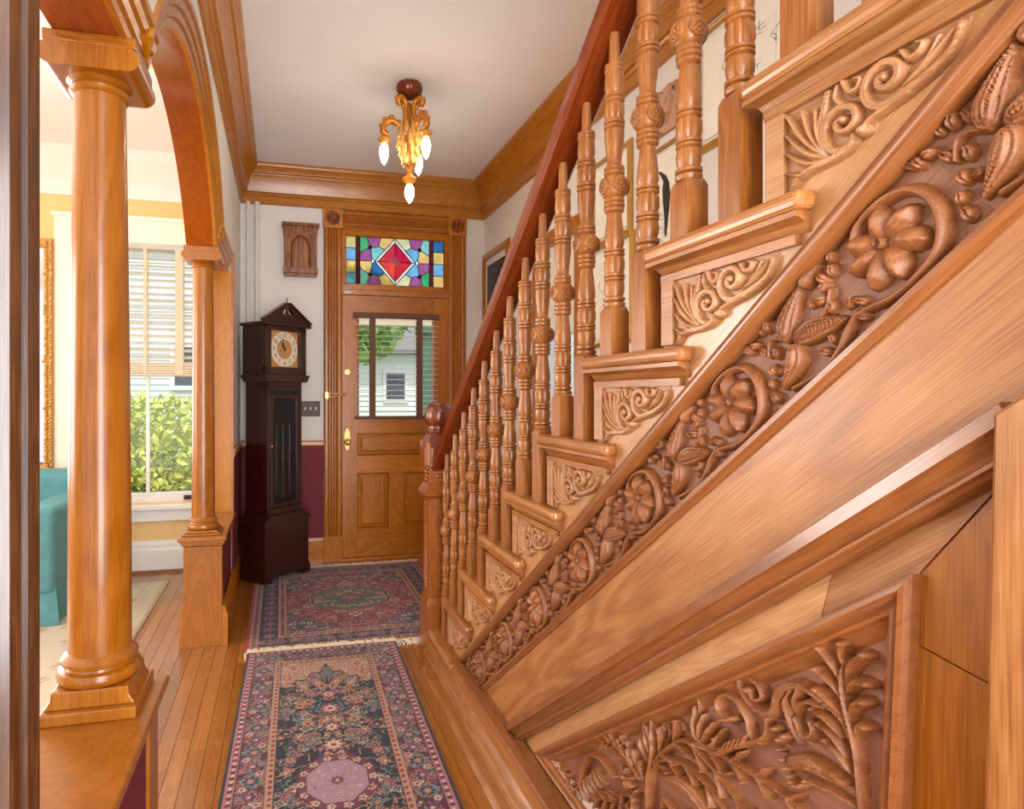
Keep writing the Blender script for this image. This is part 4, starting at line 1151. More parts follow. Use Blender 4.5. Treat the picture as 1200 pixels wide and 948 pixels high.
# left S scroll, leaf heads
cp.stroke(yz((1.245, .409), (1.285, .418), (1.33, .408), (1.368, .381), (1.391, .340), (1.402, .295), (1.43, .258), (1.459, .250), (1.486, .265), (1.525, .275)), [.010, .011, .011, .010, .009, .008, .006], [.024, .027, .026, .024, .02], VO, flutes=3)
for i in range(7):
    t = i / 6
    c = (1.32 + .10 * t, .385 - .105 * t); cp.stroke(yz(c, (c[0] - .030 + .01 * t, c[1] - .022 - .012 * t)), [.006, .008, .004], [.022, .026, .018], A_, flutes=1)
for i in range(6):
    c = (1.45 + i * .022, .262 + .014 * math.sin(i)); cp.blob(yz(c)[0], .014, .009, 1.2, .024, A_, dent=.4)
cp.acanthus(yz((1.20, .40), (1.235, .36), (1.28, .335), (1.33, .30)), 4, .036, .0075, .025, A_)
cp.acanthus(yz((1.16, .43), (1.19, .37), (1.20, .31)), 4, .036, .0075, .025, A_)
for i in range(7):
    a = 2 * PI * i / 7; c = (1.195, .440)
    cp.stroke(yz(c, (c[0] + .024 * math.cos(a), c[1] + .022 * math.sin(a))), [.006, .011, .008], [.018, H0, .024], SP, flutes=1)
cp.blob(yz((1.195, .440))[0], .011, .011, 0, H0 * 1.15, SP)
# fluted horn and the lower scrolls
cp.stroke(yz((1.060, .515), (1.02, .535), (.975, .545), (.93, .535), (.89, .50), (.86, .45)), [.012, .020, .024, .024, .020, .014], [.02, .030, .033, .030], CN, flutes=5, gd=.18, power=.3)
for c, r0, s_, tn in (((1.00, .40), .075, 1, 1.6), ((.80, .43), .085, -1, 1.7), ((.705, .56), .055, 1, 1.4), ((.72, .36), .07, 1, 1.5), ((1.25, .29), .05, -1, 1.3)):
    p0 = cp.volute(yz(c)[0], r0, .014, 1.2, tn, .0105, .026, VO, sense=s_)
    for q in range(7):
        a = 1.2 + s_ * 2 * PI * tn * q / 14
        x, z_ = yz(c)[0][0] + r0 * math.cos(a), c[1] + r0 * math.sin(a)
        a2 = a + s_ * .9
        cp.stroke([(x, z_), (x + .03 * math.cos(a2), z_ + .03 * math.sin(a2)), (x + .045 * math.cos(a2 + s_ * .7), z_ + .045 * math.sin(a2 + s_ * .7))], [.007, .009, .005], [.022, .028, .02], A_, flutes=2)
tri = yz(FA, FB, FC)
keep = inside(tri, cp.X, cp.Y)
pb_ = M().prism([FA, FB, FC], 'x', .747, .752).build('carved_panel', MAT['plaque_ground'], st)
cp.build((.7465, PX0, 0), (0, -1, 0), (0, 0, 1), (-1, 0, 0), (MAT['plaque_ground'], MAT['carving']), pb_, SO, keep=keep)

# --- newel post
nx, ny, hb = .7275, 2.813, .0735
nw = M()
nw.box(nx - hb, nx + hb, ny - hb, ny + hb, 0, .30)
def frust(m, h0, z0, h1, z1):
    v = [(nx + sx * h, ny + sy * h, z) for h, z in ((h0, z0), (h1, z1)) for sx, sy in ((-1, -1), (1, -1), (1, 1), (-1, 1))]
    m.add(v, [(0, 1, 5, 4), (1, 2, 6, 5), (2, 3, 7, 6), (3, 0, 4, 7), (4, 5, 6, 7), (3, 2, 1, 0)])
frust(nw, hb, .30, .060, .335)
nw.box(nx - .060, nx + .060, ny - .060, ny + .060, .335, .80)
n_ = nw.build('newel_post', MAT['newel'], st, .003)
lg = M(); frust(lg, .064, .795, .083, .812); frust(lg, .083, .812, .083, .822); frust(lg, .083, .822, .060, .862)
o = lg.build('ledge_moulding', MAT['newel'], st); o.parent = n_
ub = M(); ub.box(nx - .060, nx + .060, ny - .060, ny + .060, .86, .95)
ub.prism([(nx + s1 * a, ny + s2 * b) for s1, s2, a, b in ((-1, -1, .080, .052), (-1, -1, .052, .080), (1, -1, .052, .080), (1, -1, .080, .052), (1, 1, .080, .052), (1, 1, .052, .080), (-1, 1, .052, .080), (-1, 1, .080, .052))], 'z', .945, 1.035)
o = ub.build('cap_block', MAT['newel'], st, .005); o.parent = n_
for sx in (-1, 1):
    for sy in (-1, 1):
        r = M(); r.tube([(nx + sx * .062, ny + sy * .062, .955), (nx + sx * .062, ny + sy * .062, 1.045)], .014, 10).ball((nx + sx * .062, ny + sy * .062, 1.05), .015, 10, 6)
        o = r.build('corner_roll', MAT['newel'], st, smooth=.8); o.parent = n_
fn = M(); frust(fn, .074, 1.035, .046, 1.10)
fn.lathe([(.050, 1.09), (.056, 1.10), (.056, 1.112), (.050, 1.118), (.050, 1.132), (.060, 1.142), (.064, 1.158), (.066, 1.175), (.064, 1.20), (.057, 1.222), (.043, 1.238), (.022, 1.247), (.003, 1.249)], 32, (nx, ny, 0))
o = fn.build('finial', MAT['rail'], st, smooth=.6); o.parent = n_
for face in (0, 1):
    rp = M(); lp = M()
    for i in range(22):
        z = .375 + i * .0185
        if face == 0: a, b = (nx - .061, ny - .026, z), (nx - .061, ny + .026, z + .022)
        else: a, b = (nx - .026, ny - .061, z + .022), (nx + .026, ny - .061, z)
        rp.tube([a, ((a[0] + b[0]) / 2 - (.002 if face == 0 else 0), (a[1] + b[1]) / 2 - (.002 if face else 0), (a[2] + b[2]) / 2), b], [.0035, .0055, .0035], 6)
    for i in range(4):
        z = .88 + .018 * i
        c = (nx - .061, ny, z) if face == 0 else (nx, ny - .061, z)
        lp.ball((c[0] - (0 if face else 0), c[1] + (.018 * (-1) ** i if face == 0 else 0), c[2]), (.006 if face == 0 else .014, .014 if face == 0 else .006, .010), 8, 5)
        lp.ball((c[0] + (.018 * (-1) ** i if face else 0), c[1], c[2]), (.006 if face == 0 else .012, .012 if face == 0 else .006, .009), 8, 5)
    o = rp.build('rope_carving', MAT['newel'], st, smooth=.9); o.parent = n_; o['kind'] = 'stuff'
    o = lp.build('leaf_carving', MAT['newel'], st, smooth=.9); o.parent = n_; o['kind'] = 'stuff'

# --- handrail
RP = [(0, -.036), (0, .036), (.010, .045), (.028, .0475), (.034, .041), (.042, .042), (.058, .034), (.068, .018), (.071, 0), (.068, -.018), (.058, -.034), (.042, -.042), (.034, -.041), (.028, -.0475), (.010, -.045)]
TU = 3.0106 * CA
m = M(); m.sweep([(.7225, 2.755, tz(TU, 2.755)), (.7225, YTOP, tz(TU, YTOP))], RP, (-1, 0, 0))
m.build('handrail', MAT['rail'], st, smooth=.5)

# --- balusters: square foot, turned shaft, a cube knob with a rosette on each face
def zz(p): return (361 - p) / 521.7
PROF = [(.0215, 361), (.0235, 359), (.0235, 356), (.018, 354.5), (.0235, 353), (.0235, 350), (.0185, 348.5), (.0215, 343), (.0222, 337), (.021, 332), (.0185, 330.5), (.0225, 329), (.0225, 327), (.0185, 326), (.0225, 325), (.0225, 322.5), (.0188, 321.5), (.0215, 316), (.0215, 307), (.0188, 302), (.0225, 300.5), (.0225, 298), (.0185, 297), (.0225, 296), (.0225, 293.5), (.0185, 292.5), (.0216, 287), (.0212, 279), (.019, 268), (.0165, 258), (.0158, 252), (.018, 251), (.0215, 249), (.0215, 246), (.019, 245), (.0225, 243.5), (.0225, 240.5), (.019, 239.5), (.022, 238), (.022, 234.5), (.018, 233.5), (.022, 232), (.027, 227), (.029, 220), (.027, 213), (.022, 208.5), (.019, 207.5), (.0225, 206), (.0225, 203), (.019, 202), (.022, 200.5), (.022, 197.5), (.018, 196), (.0155, 193), (.0165, 186), (.0195, 174), (.0215, 162), (.0212, 155), (.0188, 153.5), (.0225, 152), (.0225, 149), (.018, 148), (.0225, 147), (.0225, 143.5), (.0188, 142), (.0212, 137), (.0212, 128), (.0185, 123), (.0225, 121.5), (.0225, 118.5), (.018, 117.5), (.022, 116), (.022, 113.5), (.018, 112), (.0212, 105), (.0208, 96), (.0195, 88), (.0215, 86.5), (.0215, 83.5), (.019, 82.5), (.021, 81), (.021, 78.5), (.0125, 76.5), (.0115, 70), (.011, 41)]
def flute(z, t):
    p = 361 - z * 521.7
    for a, b in ((302, 321.5), (123, 142)):
        if a - .2 <= p <= b + .2: return 1 + .17 * (abs(math.cos(t * 4)) - .6)
    return 1.0
tm = M(); tm.lathe([(r, zz(p)) for r, p in PROF], 32, (0, 0, 0), fn=flute)
turned = tm
def base_mesh(hb_):
    m = M()
    m.v = list(tm.v); m.f = list(tm.f)
    w, d = .0215, .0245
    v = [(sx * w, sy * d, z) for z in (-hb_, -.012) for sx, sy in ((-1, -1), (1, -1), (1, 1), (-1, 1))] + [(sx * w * .82, sy * d * .82, -.0005) for sx, sy in ((-1, -1), (1, -1), (1, 1), (-1, 1))]
    m.add(v, [(3, 2, 1, 0), (0, 1, 5, 4), (1, 2, 6, 5), (2, 3, 7, 6), (3, 0, 4, 7), (4, 5, 9, 8), (5, 6, 10, 9), (6, 7, 11, 10), (7, 4, 8, 11), (8, 9, 10, 11)])
    me = m.mesh('baluster')
    import bmesh
    bm = bmesh.new(); bm.from_mesh(me); bmesh.ops.recalc_face_normals(bm, faces=bm.faces); bm.to_mesh(me); bm.free()
    return me
ros = M()
zk = zz(220)
ros.tube([(0, 0, 0), (0, -.006, 0), (0, -.0065, 0)], [.0185, .0175, .0150], 20)
for q in range(8):
    a = 2 * PI * q / 8
    ros.ball((.0095 * math.cos(a), -.0068, .0095 * math.sin(a)), (.0042, .0028, .0042), 6, 4)
ros.ball((0, -.0068, 0), (.0045, .004, .0045), 8, 5)
me_ros = ros.mesh('rosette')
HB0 = .108
mesh_b = (base_mesh(HB0), base_mesh(HB0 + RISE / 2))
protos = [None, None]
for k in range(1, NT + 1):
    for j, dy in ((0, .085), (1, .213)):
        y = NY(k) - dy
        if k == 1 and j == 0: continue           # the newel stands there
        if y < YTOP + .1: continue
        z = ZT(k) + HB0 + (RISE / 2 if j else 0)
        L = (.725 - SO[0], y - SO[1], z - SO[2])
        if protos[j] is None:
            b = link('baluster', mesh_b[j], MAT['baluster'], st, smooth=.5); b.location = L
            rr = []
            for q in range(4):
                r = link('rosette', me_ros if (j == 0 and q == 0) else me_ros, None if me_ros.materials else MAT['baluster'], b, smooth=.7)
                r.rotation_euler = (0, 0, q * PI / 2); a = q * PI / 2
                r.location = (.0225 * math.sin(a), -.0225 * math.cos(a), zk); rr.append(r)
            protos[j] = (b, rr)
        else:
            b = copy_part(protos[j][0], st, L)
            for q in protos[j][1]:
                c = q.copy(); COL.objects.link(c); c.parent = b
# ------------------------------------------------------------------ tall clock, turned across the corner
CKZ = math.radians(42)
ck = thing('longcase_clock', 'tall dark mahogany longcase clock with pediment standing across the corner', 'clock', (-.108, 4.208, .013), CKZ)
W_, D_ = .40, .245          # local x along the front, local y into the corner
def cbox(name, mat, *a, parent=ck, bevel=.002): return M().box(*a).build(name, mat, parent, bevel)
m = M(); m.box(0, W_, 0, D_, .055, .40).box(-.008, W_ + .008, -.008, D_ + .004, .03, .07)
for x0, x1 in ((-.01, .06), (W_ - .06, W_ + .01)): m.box(x0, x1, -.01, D_ + .004, 0, .055)
m.build('base', MAT['clock'], ck, .003)
m = M(); m.sweep([(.035, .04, .05), (W_ - .035, .04, .05), (W_ - .035, .04, .37), (.035, .04, .37)], [(0, .0), (.0, .045), (.012, .045), (.016, .04), (.016, 0)], (0, -1, 0), closed=True)
m = M(); m.prism([(-.012, .395), (W_ + .012, .395), (W_ + .012, .41), (W_ - .035, .45), (.035, .45), (-.012, .41)], 'y', -.012, D_)
m.build('base_moulding', MAT['clock'], ck, .002)
tx0, tx1, ty0 = .04, W_ - .04, .03
m = M(); m.box(tx0, tx1, ty0 + .03, D_, .45, 1.36).box(tx0, tx0 + .035, ty0, ty0 + .03, .45, 1.36).box(tx1 - .035, tx1, ty0, ty0 + .03, .45, 1.36).box(tx0, tx1, ty0, ty0 + .03, .45, .49).box(tx0, tx1, ty0, ty0 + .03, 1.30, 1.36)
m.build('trunk', MAT['clock'], ck, .002)
cf = M(); cf.sweep([(.095, ty0, .53), (W_ - .095, ty0, .53), (W_ - .095, ty0, 1.24), (.095, ty0, 1.24)], [(-.03, -.012), (-.03, .008), (-.004, .010), (0, .004), (0, -.012)], (0, -1, 0), closed=True)
dr = cf.build('trunk_door', MAT['clock'], ck)
o = M().box(.09, W_ - .09, ty0 + .002, ty0 + .005, .525, 1.245).build('door_glass', MAT['smoke'], ck); o.parent = dr
o = M().ball((.075, ty0 - .014, .92), .008, 8, 6).build('door_knob', MAT['brass'], ck); o.parent = dr
cbox('inner_board', MAT['black'], tx0 + .03, tx1 - .03, ty0 + .027, ty0 + .0305, .49, 1.30, bevel=0)
for i in range(3):
    x = .14 + .06 * i
    m = M(); m.tube([(x, ty0 + .018, .56), (x, ty0 + .018, 1.06)], .0105, 12); m.ball((x, ty0 + .018, 1.06), .0105, 10, 6)
    m.build('weight', MAT['weight'], ck, smooth=.8)
m = M(); m.prism([(.02, 1.36), (W_ - .02, 1.36), (W_ + .005, 1.395), (W_ + .005, 1.41), (-.005, 1.41), (-.005, 1.395)], 'y', ty0 - .035, D_)
m.build('hood_moulding', MAT['clock'], ck, .002)
m = M(); hx0, hx1, hy = .012, W_ - .012, .012
m.box(hx0, hx1, hy + .03, D_, 1.41, 1.745).box(hx0, hx0 + .055, hy, hy + .03, 1.41, 1.745).box(hx1 - .055, hx1, hy, hy + .03, 1.41, 1.745).box(hx0, hx1, hy, hy + .03, 1.41, 1.462).box(hx0, hx1, hy, hy + .03, 1.715, 1.745)
hd = m.build('hood', MAT['clock'], ck, .002)
dcx, dcz, dh = W_ / 2, 1.588, .126
di = M().box(dcx - dh, dcx + dh, hy + .022, hy + .026, dcz - dh, dcz + dh).build('dial', MAT['dial_gold'], ck)
def ring(r0, r1, y, name, mat):
    m = M(); n = 48
    v = []
    for r in (r0, r1):
        for yy in (y, y + .002):
            v += [(dcx + r * math.cos(2 * PI * i / n), yy, dcz + r * math.sin(2 * PI * i / n)) for i in range(n)]
    f = []
    for i in range(n):
        j = (i + 1) % n
        f += [(i, j, 2 * n + j, 2 * n + i), (2 * n + i, 2 * n + j, 3 * n + j, 3 * n + i), (i, n + i, n + j, j)]
    m.add(v, f); o = m.build(name, mat, ck); o.parent = di; return o
ring(.068, .122, hy + .0185, 'chapter_ring', MAT['dial'])
ring(.002, .066, hy + .0195, 'dial_centre', MAT['dial_gold'])
for i in range(1, 13):
    cu = bpy.data.curves.new('numeral', 'FONT'); cu.body = str(i); cu.size = .040; cu.align_x = 'CENTER'; cu.align_y = 'CENTER'; cu.extrude = .0006
    pass
    tmp = bpy.data.objects.new('numeral_outline', cu); COL.objects.link(tmp)
    bpy.context.view_layer.update()
    nme = bpy.data.meshes.new_from_object(tmp.evaluated_get(bpy.context.evaluated_depsgraph_get()))
    bpy.data.objects.remove(tmp)
    nme.materials.clear()
    o = link('numeral', nme, MAT['ink'], di)
    a = PI / 2 - 2 * PI * i / 12
    o.location = (dcx + .096 * math.cos(a), hy + .0175, dcz + .096 * math.sin(a)); o.rotation_euler = (PI / 2, 0, 0); o.scale = (.8, 1, 1)
m = M()
def hand(a, L, w):
    c, s_ = math.cos(a), math.sin(a)
    m.prism([(dcx - s_ * w, dcz + c * w), (dcx - s_ * w * .5 + c * L, dcz + s_ * L + c * w * .5), (dcx + s_ * w * .5 + c * L, dcz + s_ * L - c * w * .5), (dcx + s_ * w, dcz - c * w)], 'y', hy + .014, hy + .0165)
hand(PI / 2 + .62, .052, .006); hand(PI / 2 + .28, .085, .004); m.tube([(dcx, hy + .019, dcz), (dcx, hy + .010, dcz)], .009, 12)
o = m.build('hands', MAT['ink'], ck); o.parent = di
o = M().box(dcx - .132, dcx + .132, hy + .004, hy + .006, dcz - .130, dcz + .130).build('hood_glass', MAT['glass'], ck); o.parent = hd
m = M(); m.prism([(-.012, 1.745), (W_ + .012, 1.745), (W_ + .016, 1.765), (-.016, 1.765)], 'y', -.016, D_)
m.build('cornice', MAT['clock'], ck, .002)
# broken pediment with two open eyes either side of the finial
m = M()
for s_ in (-1, 1):
    q = [(dcx + s_ * (W_ / 2 + .014), 1.765), (dcx + s_ * (W_ / 2 + .014), 1.778), (dcx + s_ * .022, 1.900), (dcx + s_ * .012, 1.885), (dcx + s_ * .048, 1.838), (dcx + s_ * .030, 1.812), (dcx + s_ * .008, 1.835), (dcx, 1.830), (dcx, 1.765)]
    m.prism(q, 'y', -.008, .022)
    m.prism([(dcx + s_ * (W_ / 2 + .018), 1.772), (dcx + s_ * (W_ / 2 + .018), 1.784), (dcx + s_ * .018, 1.912), (dcx + s_ * .018, 1.898)], 'y', -.016, .026)
m.build('pediment', MAT['clock'], ck)
m = M(); m.lathe([(.012, 1.83), (.014, 1.845), (.006, 1.86), (.015, 1.875), (.017, 1.888), (.010, 1.903), (.004, 1.912), (.003, 1.94), (.0005, 1.952)], 14, (dcx, .006, 0))
m.build('finial', MAT['clock'], ck, smooth=.8)

# ------------------------------------------------------------------ ceiling light
lx, ly = .688, 3.30
lt = thing('ceiling_light', 'gilded rococo ceiling light with leafy arms and four lit candle bulbs', 'ceiling light', (lx, ly, ZC))
m = M(); m.lathe([(.04, -.001), (.066, -.006), (.072, -.028), (.066, -.052), (.048, -.070), (.03, -.078)], 48, (lx, ly, ZC), fn=lambda z, t: 1 + .07 * (abs(math.cos(t * 6)) - .6))
m.build('canopy', MAT['lamp_dark'], lt, smooth=.9)
def scroll3(c, ang, rz_pts): return [(c[0] + r * math.cos(ang), c[1] + r * math.sin(ang), c[2] + z) for r, z in rz_pts]
C0 = (lx, ly, ZC)
A0 = math.radians(177)
for k in range(3):
    a = A0 + k * 2 * PI / 3
    m = M()
    p = crom([(.012, -.245), (.030, -.215), (.028, -.15), (.034, -.11), (.060, -.094), (.078, -.108), (.074, -.128), (.060, -.126)], 6)
    m.tube(scroll3(C0, a + .5, p), np.interp(np.linspace(0, 1, len(p)), [0, .3, .6, 1], [.012, .014, .018, .010]), 10, flat=1.25)
    for t_ in (.35, .65):
        q = p[int(t_ * len(p))]; m.ball(scroll3(C0, a + .5, [(q[0] + .014, q[1] - .006)])[0], (.013, .013, .018), 8, 6)
    m.build('scroll_bracket', MAT['lamp_gold'], lt, smooth=.9)
    m = M()
    p = crom([(.015, -.250), (.05, -.236), (.09, -.214), (.125, -.220), (.146, -.246), (.144, -.276), (.132, -.285), (.124, -.272)], 6)
    m.tube(scroll3(C0, a, p), np.interp(np.linspace(0, 1, len(p)), [0, .4, .7, 1], [.018, .017, .018, .008]), 10, flat=1.1)
    for r, z, s_ in ((.06, -.214, .020), (.10, -.192, .022), (.135, -.205, .020), (.04, -.27, .018), (.158, -.24, .016)):
        q = scroll3(C0, a, [(r, z)])[0]; m.ball(q, (s_ * .8, s_ * .8, s_ * .6), 8, 6)
    m.tube(scroll3(C0, a, [(.140, -.262), (.141, -.315)]), [.012, .010], 10)
    arm = m.build('arm', MAT['lamp_gold'], lt, smooth=.9)
    q = scroll3(C0, a, [(.141, 0)])[0]
    m = M(); m.lathe([(.008, -.300), (.018, -.304), (.034, -.312), (.036, -.318), (.026, -.326), (.022, -.342), (.014, -.346)], 20, q)
    o = m.build('socket_cup', MAT['lamp_gold'], lt, smooth=.8); o.parent = arm
    m = M(); m.lathe([(.013, -.345), (.021, -.360), (.0255, -.385), (.022, -.412), (.013, -.440), (.002, -.458)], 16, q)
    o = m.build('bulb', MAT['bulb'], lt, smooth=.9); o.parent = arm
m = M(); m.lathe([(.010, -.20), (.030, -.225), (.048, -.250), (.056, -.285), (.050, -.325), (.040, -.37), (.030, -.41), (.022, -.44), (.015, -.455)], 24, C0)
core = m.build('centre_body', MAT['lamp_gold'], lt, smooth=.9)
m = M()
for row, (z0, rr, n) in enumerate(((-.25, .050, 9), (-.30, .053, 9), (-.35, .044, 8), (-.40, .032, 7))):
    for j in range(n):
        a = 2 * PI * (j + .5 * (row % 2)) / n
        p = [(rr * .9, z0 + .03), (rr * 1.1, z0), (rr * 1.05, z0 - .035), (rr * 1.35, z0 - .055)]
        m.tube(scroll3(C0, a, p), [.006, .013, .012, .005], 8)
o = m.build('leaf_wrap', MAT['gold'], lt, smooth=.9); o.parent = core
m = M(); m.lathe([(.010, -.45), (.014, -.462), (.020, -.474), (.014, -.488), (.010, -.496), (.016, -.508), (.034, -.520), (.040, -.530), (.034, -.538), (.024, -.545), (.020, -.556), (.014, -.560)], 22, C0)
o = m.build('socket_cup', MAT['lamp_gold'], lt, smooth=.8); o.parent = core
m = M(); m.lathe([(.013, -.558), (.022, -.574), (.0265, -.598), (.023, -.622), (.013, -.645), (.002, -.660)], 16, C0)
o = m.build('bulb', MAT['bulb'], lt, smooth=.9); o.parent = core

# ------------------------------------------------------------------ small things on the walls
m = M(); m.tube([(-.243, YB - .045, 0), (-.243, YB - .045, 2.722)], .0145, 14); tag(m.build('water_pipe', MAT['pipe'], None, smooth=.8), 'left one of two painted pipes rising in the corner above the clock', 'pipe', 'painted pipes in the corner')
m = M(); m.tube([(-.178, YB - .045, 0), (-.178, YB - .045, 2.722)], .0185, 14); tag(m.build('water_pipe', MAT['pipe'], None, smooth=.8), 'right one of two painted pipes rising in the corner above the clock', 'pipe', 'painted pipes in the corner')

wb = thing('wall_shelf_box', 'small oak wall box with a pointed gothic niche hanging left of the transom', 'wall box', (.14, YB, 2.18))
y0 = YB - .075
m = M(); m.box(.018, .262, y0 + .055, YB, 2.185, 2.56); m.build('back_board', MAT['walnut'], wb)
box('side_post', MAT['walnut'], wb, .018, .066, y0, YB, 2.24, 2.535, .002); box('side_post', MAT['walnut'], wb, .214, .262, y0, YB, 2.24, 2.535, .002)
m = M(); m.box(.0, .28, y0 - .022, YB, 2.555, 2.578).box(.012, .268, y0 - .010, YB, 2.50, 2.555); m.build('top_board', MAT['walnut'], wb, .003)
m = M(); m.box(.012, .268, y0 - .012, YB, 2.20, 2.245).box(.02, .26, y0 - .004, YB, 2.183, 2.20); m.build('bottom_board', MAT['walnut'], wb, .003)
L = [(.066, 2.50), (.066, 2.40)] + [(.074 + .064 * (1 - math.cos(t)) , 2.40 + .088 * math.sin(t)) for t in np.linspace(0, 1.45, 9)] + [(.140, 2.50)]
m = M(); m.prism(L, 'y', y0 + .012, y0 + .04); m.prism([(.28 - x, z) for x, z in L][::-1], 'y', y0 + .012, y0 + .04)
m.build('arch_fretwork', MAT['walnut'], wb)
m = M()
for sg in (1, -1):
    pth = [(.074, 2.245)] + [(.074 + .064 * (1 - math.cos(t)), 2.40 + .088 * math.sin(t)) for t in np.linspace(0, 1.5, 9)]
    m.tube([((x if sg > 0 else .28 - x), y0 + .012, z) for x, z in pth], .005, 6)
m.build('arch_bead', MAT['walnut'], wb)

MAT['switch'] = plain('dark_bronze_plate', (62, 40, 30), .45, metal=.3, var=.1)
sw = thing('light_switch', 'dark bronze triple light switch plate beside the door casing', 'light switch', (.215, YB, 1.18))
box('plate', MAT['switch'], sw, .142, .288, YB - .008, YB, 1.120, 1.236, .003)
for i in range(3):
    m = M(); x = .175 + .04 * i; m.box(x - .005, x + .005, YB - .022, YB - .006, 1.168, 1.192); m.build('toggle', MAT['mat_board'], sw, .002)

def picture(name, label, cat, y0, y1, z0, z1, fw, fmat, inner, depth=.022, mat_w=0.0, art=None, group=None):
    x = XR
    t = thing(name, label, cat, (x, (y0 + y1) / 2, (z0 + z1) / 2), group=group)
    m = M(); m.sweep([(x, y0, z0), (x, y0, z1), (x, y1, z1), (x, y1, z0)], [(0, 0), (0, depth), (-fw * .3, depth * 1.15), (-fw * .7, depth * .8), (-fw, depth * .55), (-fw, 0)], (-1, 0, 0), closed=True)
    m.build('frame', fmat, t, smooth=.4)
    box('mat_board' if mat_w else 'picture_panel', inner, t, x - .008, x - .001, y0 + fw, y1 - fw, z0 + fw, z1 - fw)
    if art: art(t, x - .0085, y0 + fw + mat_w, y1 - fw - mat_w, z0 + fw + mat_w, z1 - fw - mat_w)
    return t
def sketch(t, x, y0, y1, z0, z1):
    p = box('print', MAT['paper'], t, x - .001, x, y0, y1, z0, z1)
    m = M(); rs = np.random.RandomState(5)
    for i in range(9):
        yy = y0 + (y1 - y0) * rs.rand(); zz_ = z0 + (z1 - z0) * (.1 + .8 * rs.rand())
        m.tube([(x - .0012, yy, zz_), (x - .0012, yy + .03 * rs.randn(), zz_ + .03 * rs.rand()), (x - .0012, yy + .04 * rs.randn(), zz_ + .06 * rs.rand())], .0012, 4)
    o = m.build('pen_drawing', MAT['ink'], t); o.parent = p
def bird(t, x, y0, y1, z0, z1):
    p = box('print', MAT['paper'], t, x - .001, x, y0, y1, z0, z1)
    c = ((y0 + y1) / 2, (z0 + z1) / 2); w, h = (y1 - y0), (z1 - z0)
    body = [(.42, .46), (.30, .44), (.10, .36), (-.02, .26), (-.06, .10), (-.02, -.08), (.04, -.24), (.10, -.40), (.16, -.36), (.16, -.16), (.22, .04), (.24, .20), (.20, .30), (.30, .38)]
    m = M(); m.prism([(c[0] + u * w * .8, c[1] + v * h * .9) for u, v in body], 'x', x - .0024, x - .0010)
    for i in range(8):
        a = (c[0] + w * (.28 - .08 * (i % 3)), c[1] - h * (.05 + .05 * i))
        m.tube([(x - .0015, a[0], a[1]), (x - .0015, a[0] - .02, a[1] - .012), (x - .0015, a[0] + .01, a[1] - .02)], .0012, 4)
    o = m.build('bird_drawing', MAT['ink'], t); o.parent = p
picture('framed_picture', 'dark glazed picture in a plain oak frame beside the front corner, above the newel post', 'picture', 4.22, 4.72, 1.93, 2.375, .055, MAT['door_z'], MAT['smoke_board'] if 'smoke_board' in MAT else MAT['black'])
picture('framed_picture', 'upper small gold framed drawing in a white mat seen between balusters, over another gold frame', 'picture', 2.60, 2.945, 2.07, 2.475, .022, MAT['goldframe'], MAT['mat_board'], mat_w=.06, art=sketch)
picture('framed_picture', 'lower gold framed drawing on the stair wall, hanging below the smaller one', 'picture', 2.58, 2.97, 1.55, 2.035, .022, MAT['goldframe'], MAT['mat_board'], mat_w=.05, art=sketch)
picture('framed_picture', 'gold framed print of a black bird on the stair wall', 'picture', 2.13, 2.46, 1.85, 2.345, .018, MAT['goldframe'], MAT['mat_board'], mat_w=.035, art=bird)
picture('framed_picture', 'tall gold framed picture with a wide white mat high on the stair wall', 'picture', 1.60, 2.10, 2.25, 2.68, .024, MAT['goldframe'], MAT['mat_board'], mat_w=.09, art=sketch)
# small carved plaque
pq = thing('wall_plaque', 'small square terracotta relief plaque hanging above the bird print', 'plaque', (XR, 2.32, 2.5))
box('slab', MAT['relief'], pq, XR - .018, XR, 2.235, 2.41, 2.405, 2.60, .003)
cvp = Carve(0, .165, 0, .185, .004); q = cvp.label('carved_figures'); rs = np.random.RandomState(11)
for i in range(26):
    x_, y_ = rs.rand() * .15, rs.rand() * .17
    cvp.stroke([(x_, y_), (x_ + .03 * rs.randn(), y_ + .03 * rs.randn()), (x_ + .03 * rs.randn(), y_ + .04 * rs.rand())], [.005, .009, .006], .014, q)
cvp.build((XR - .0185, 2.405, 2.41), (0, -1, 0), (0, 0, 1), (-1, 0, 0), (MAT['relief'], MAT['relief']), pq, ORG[pq.name])

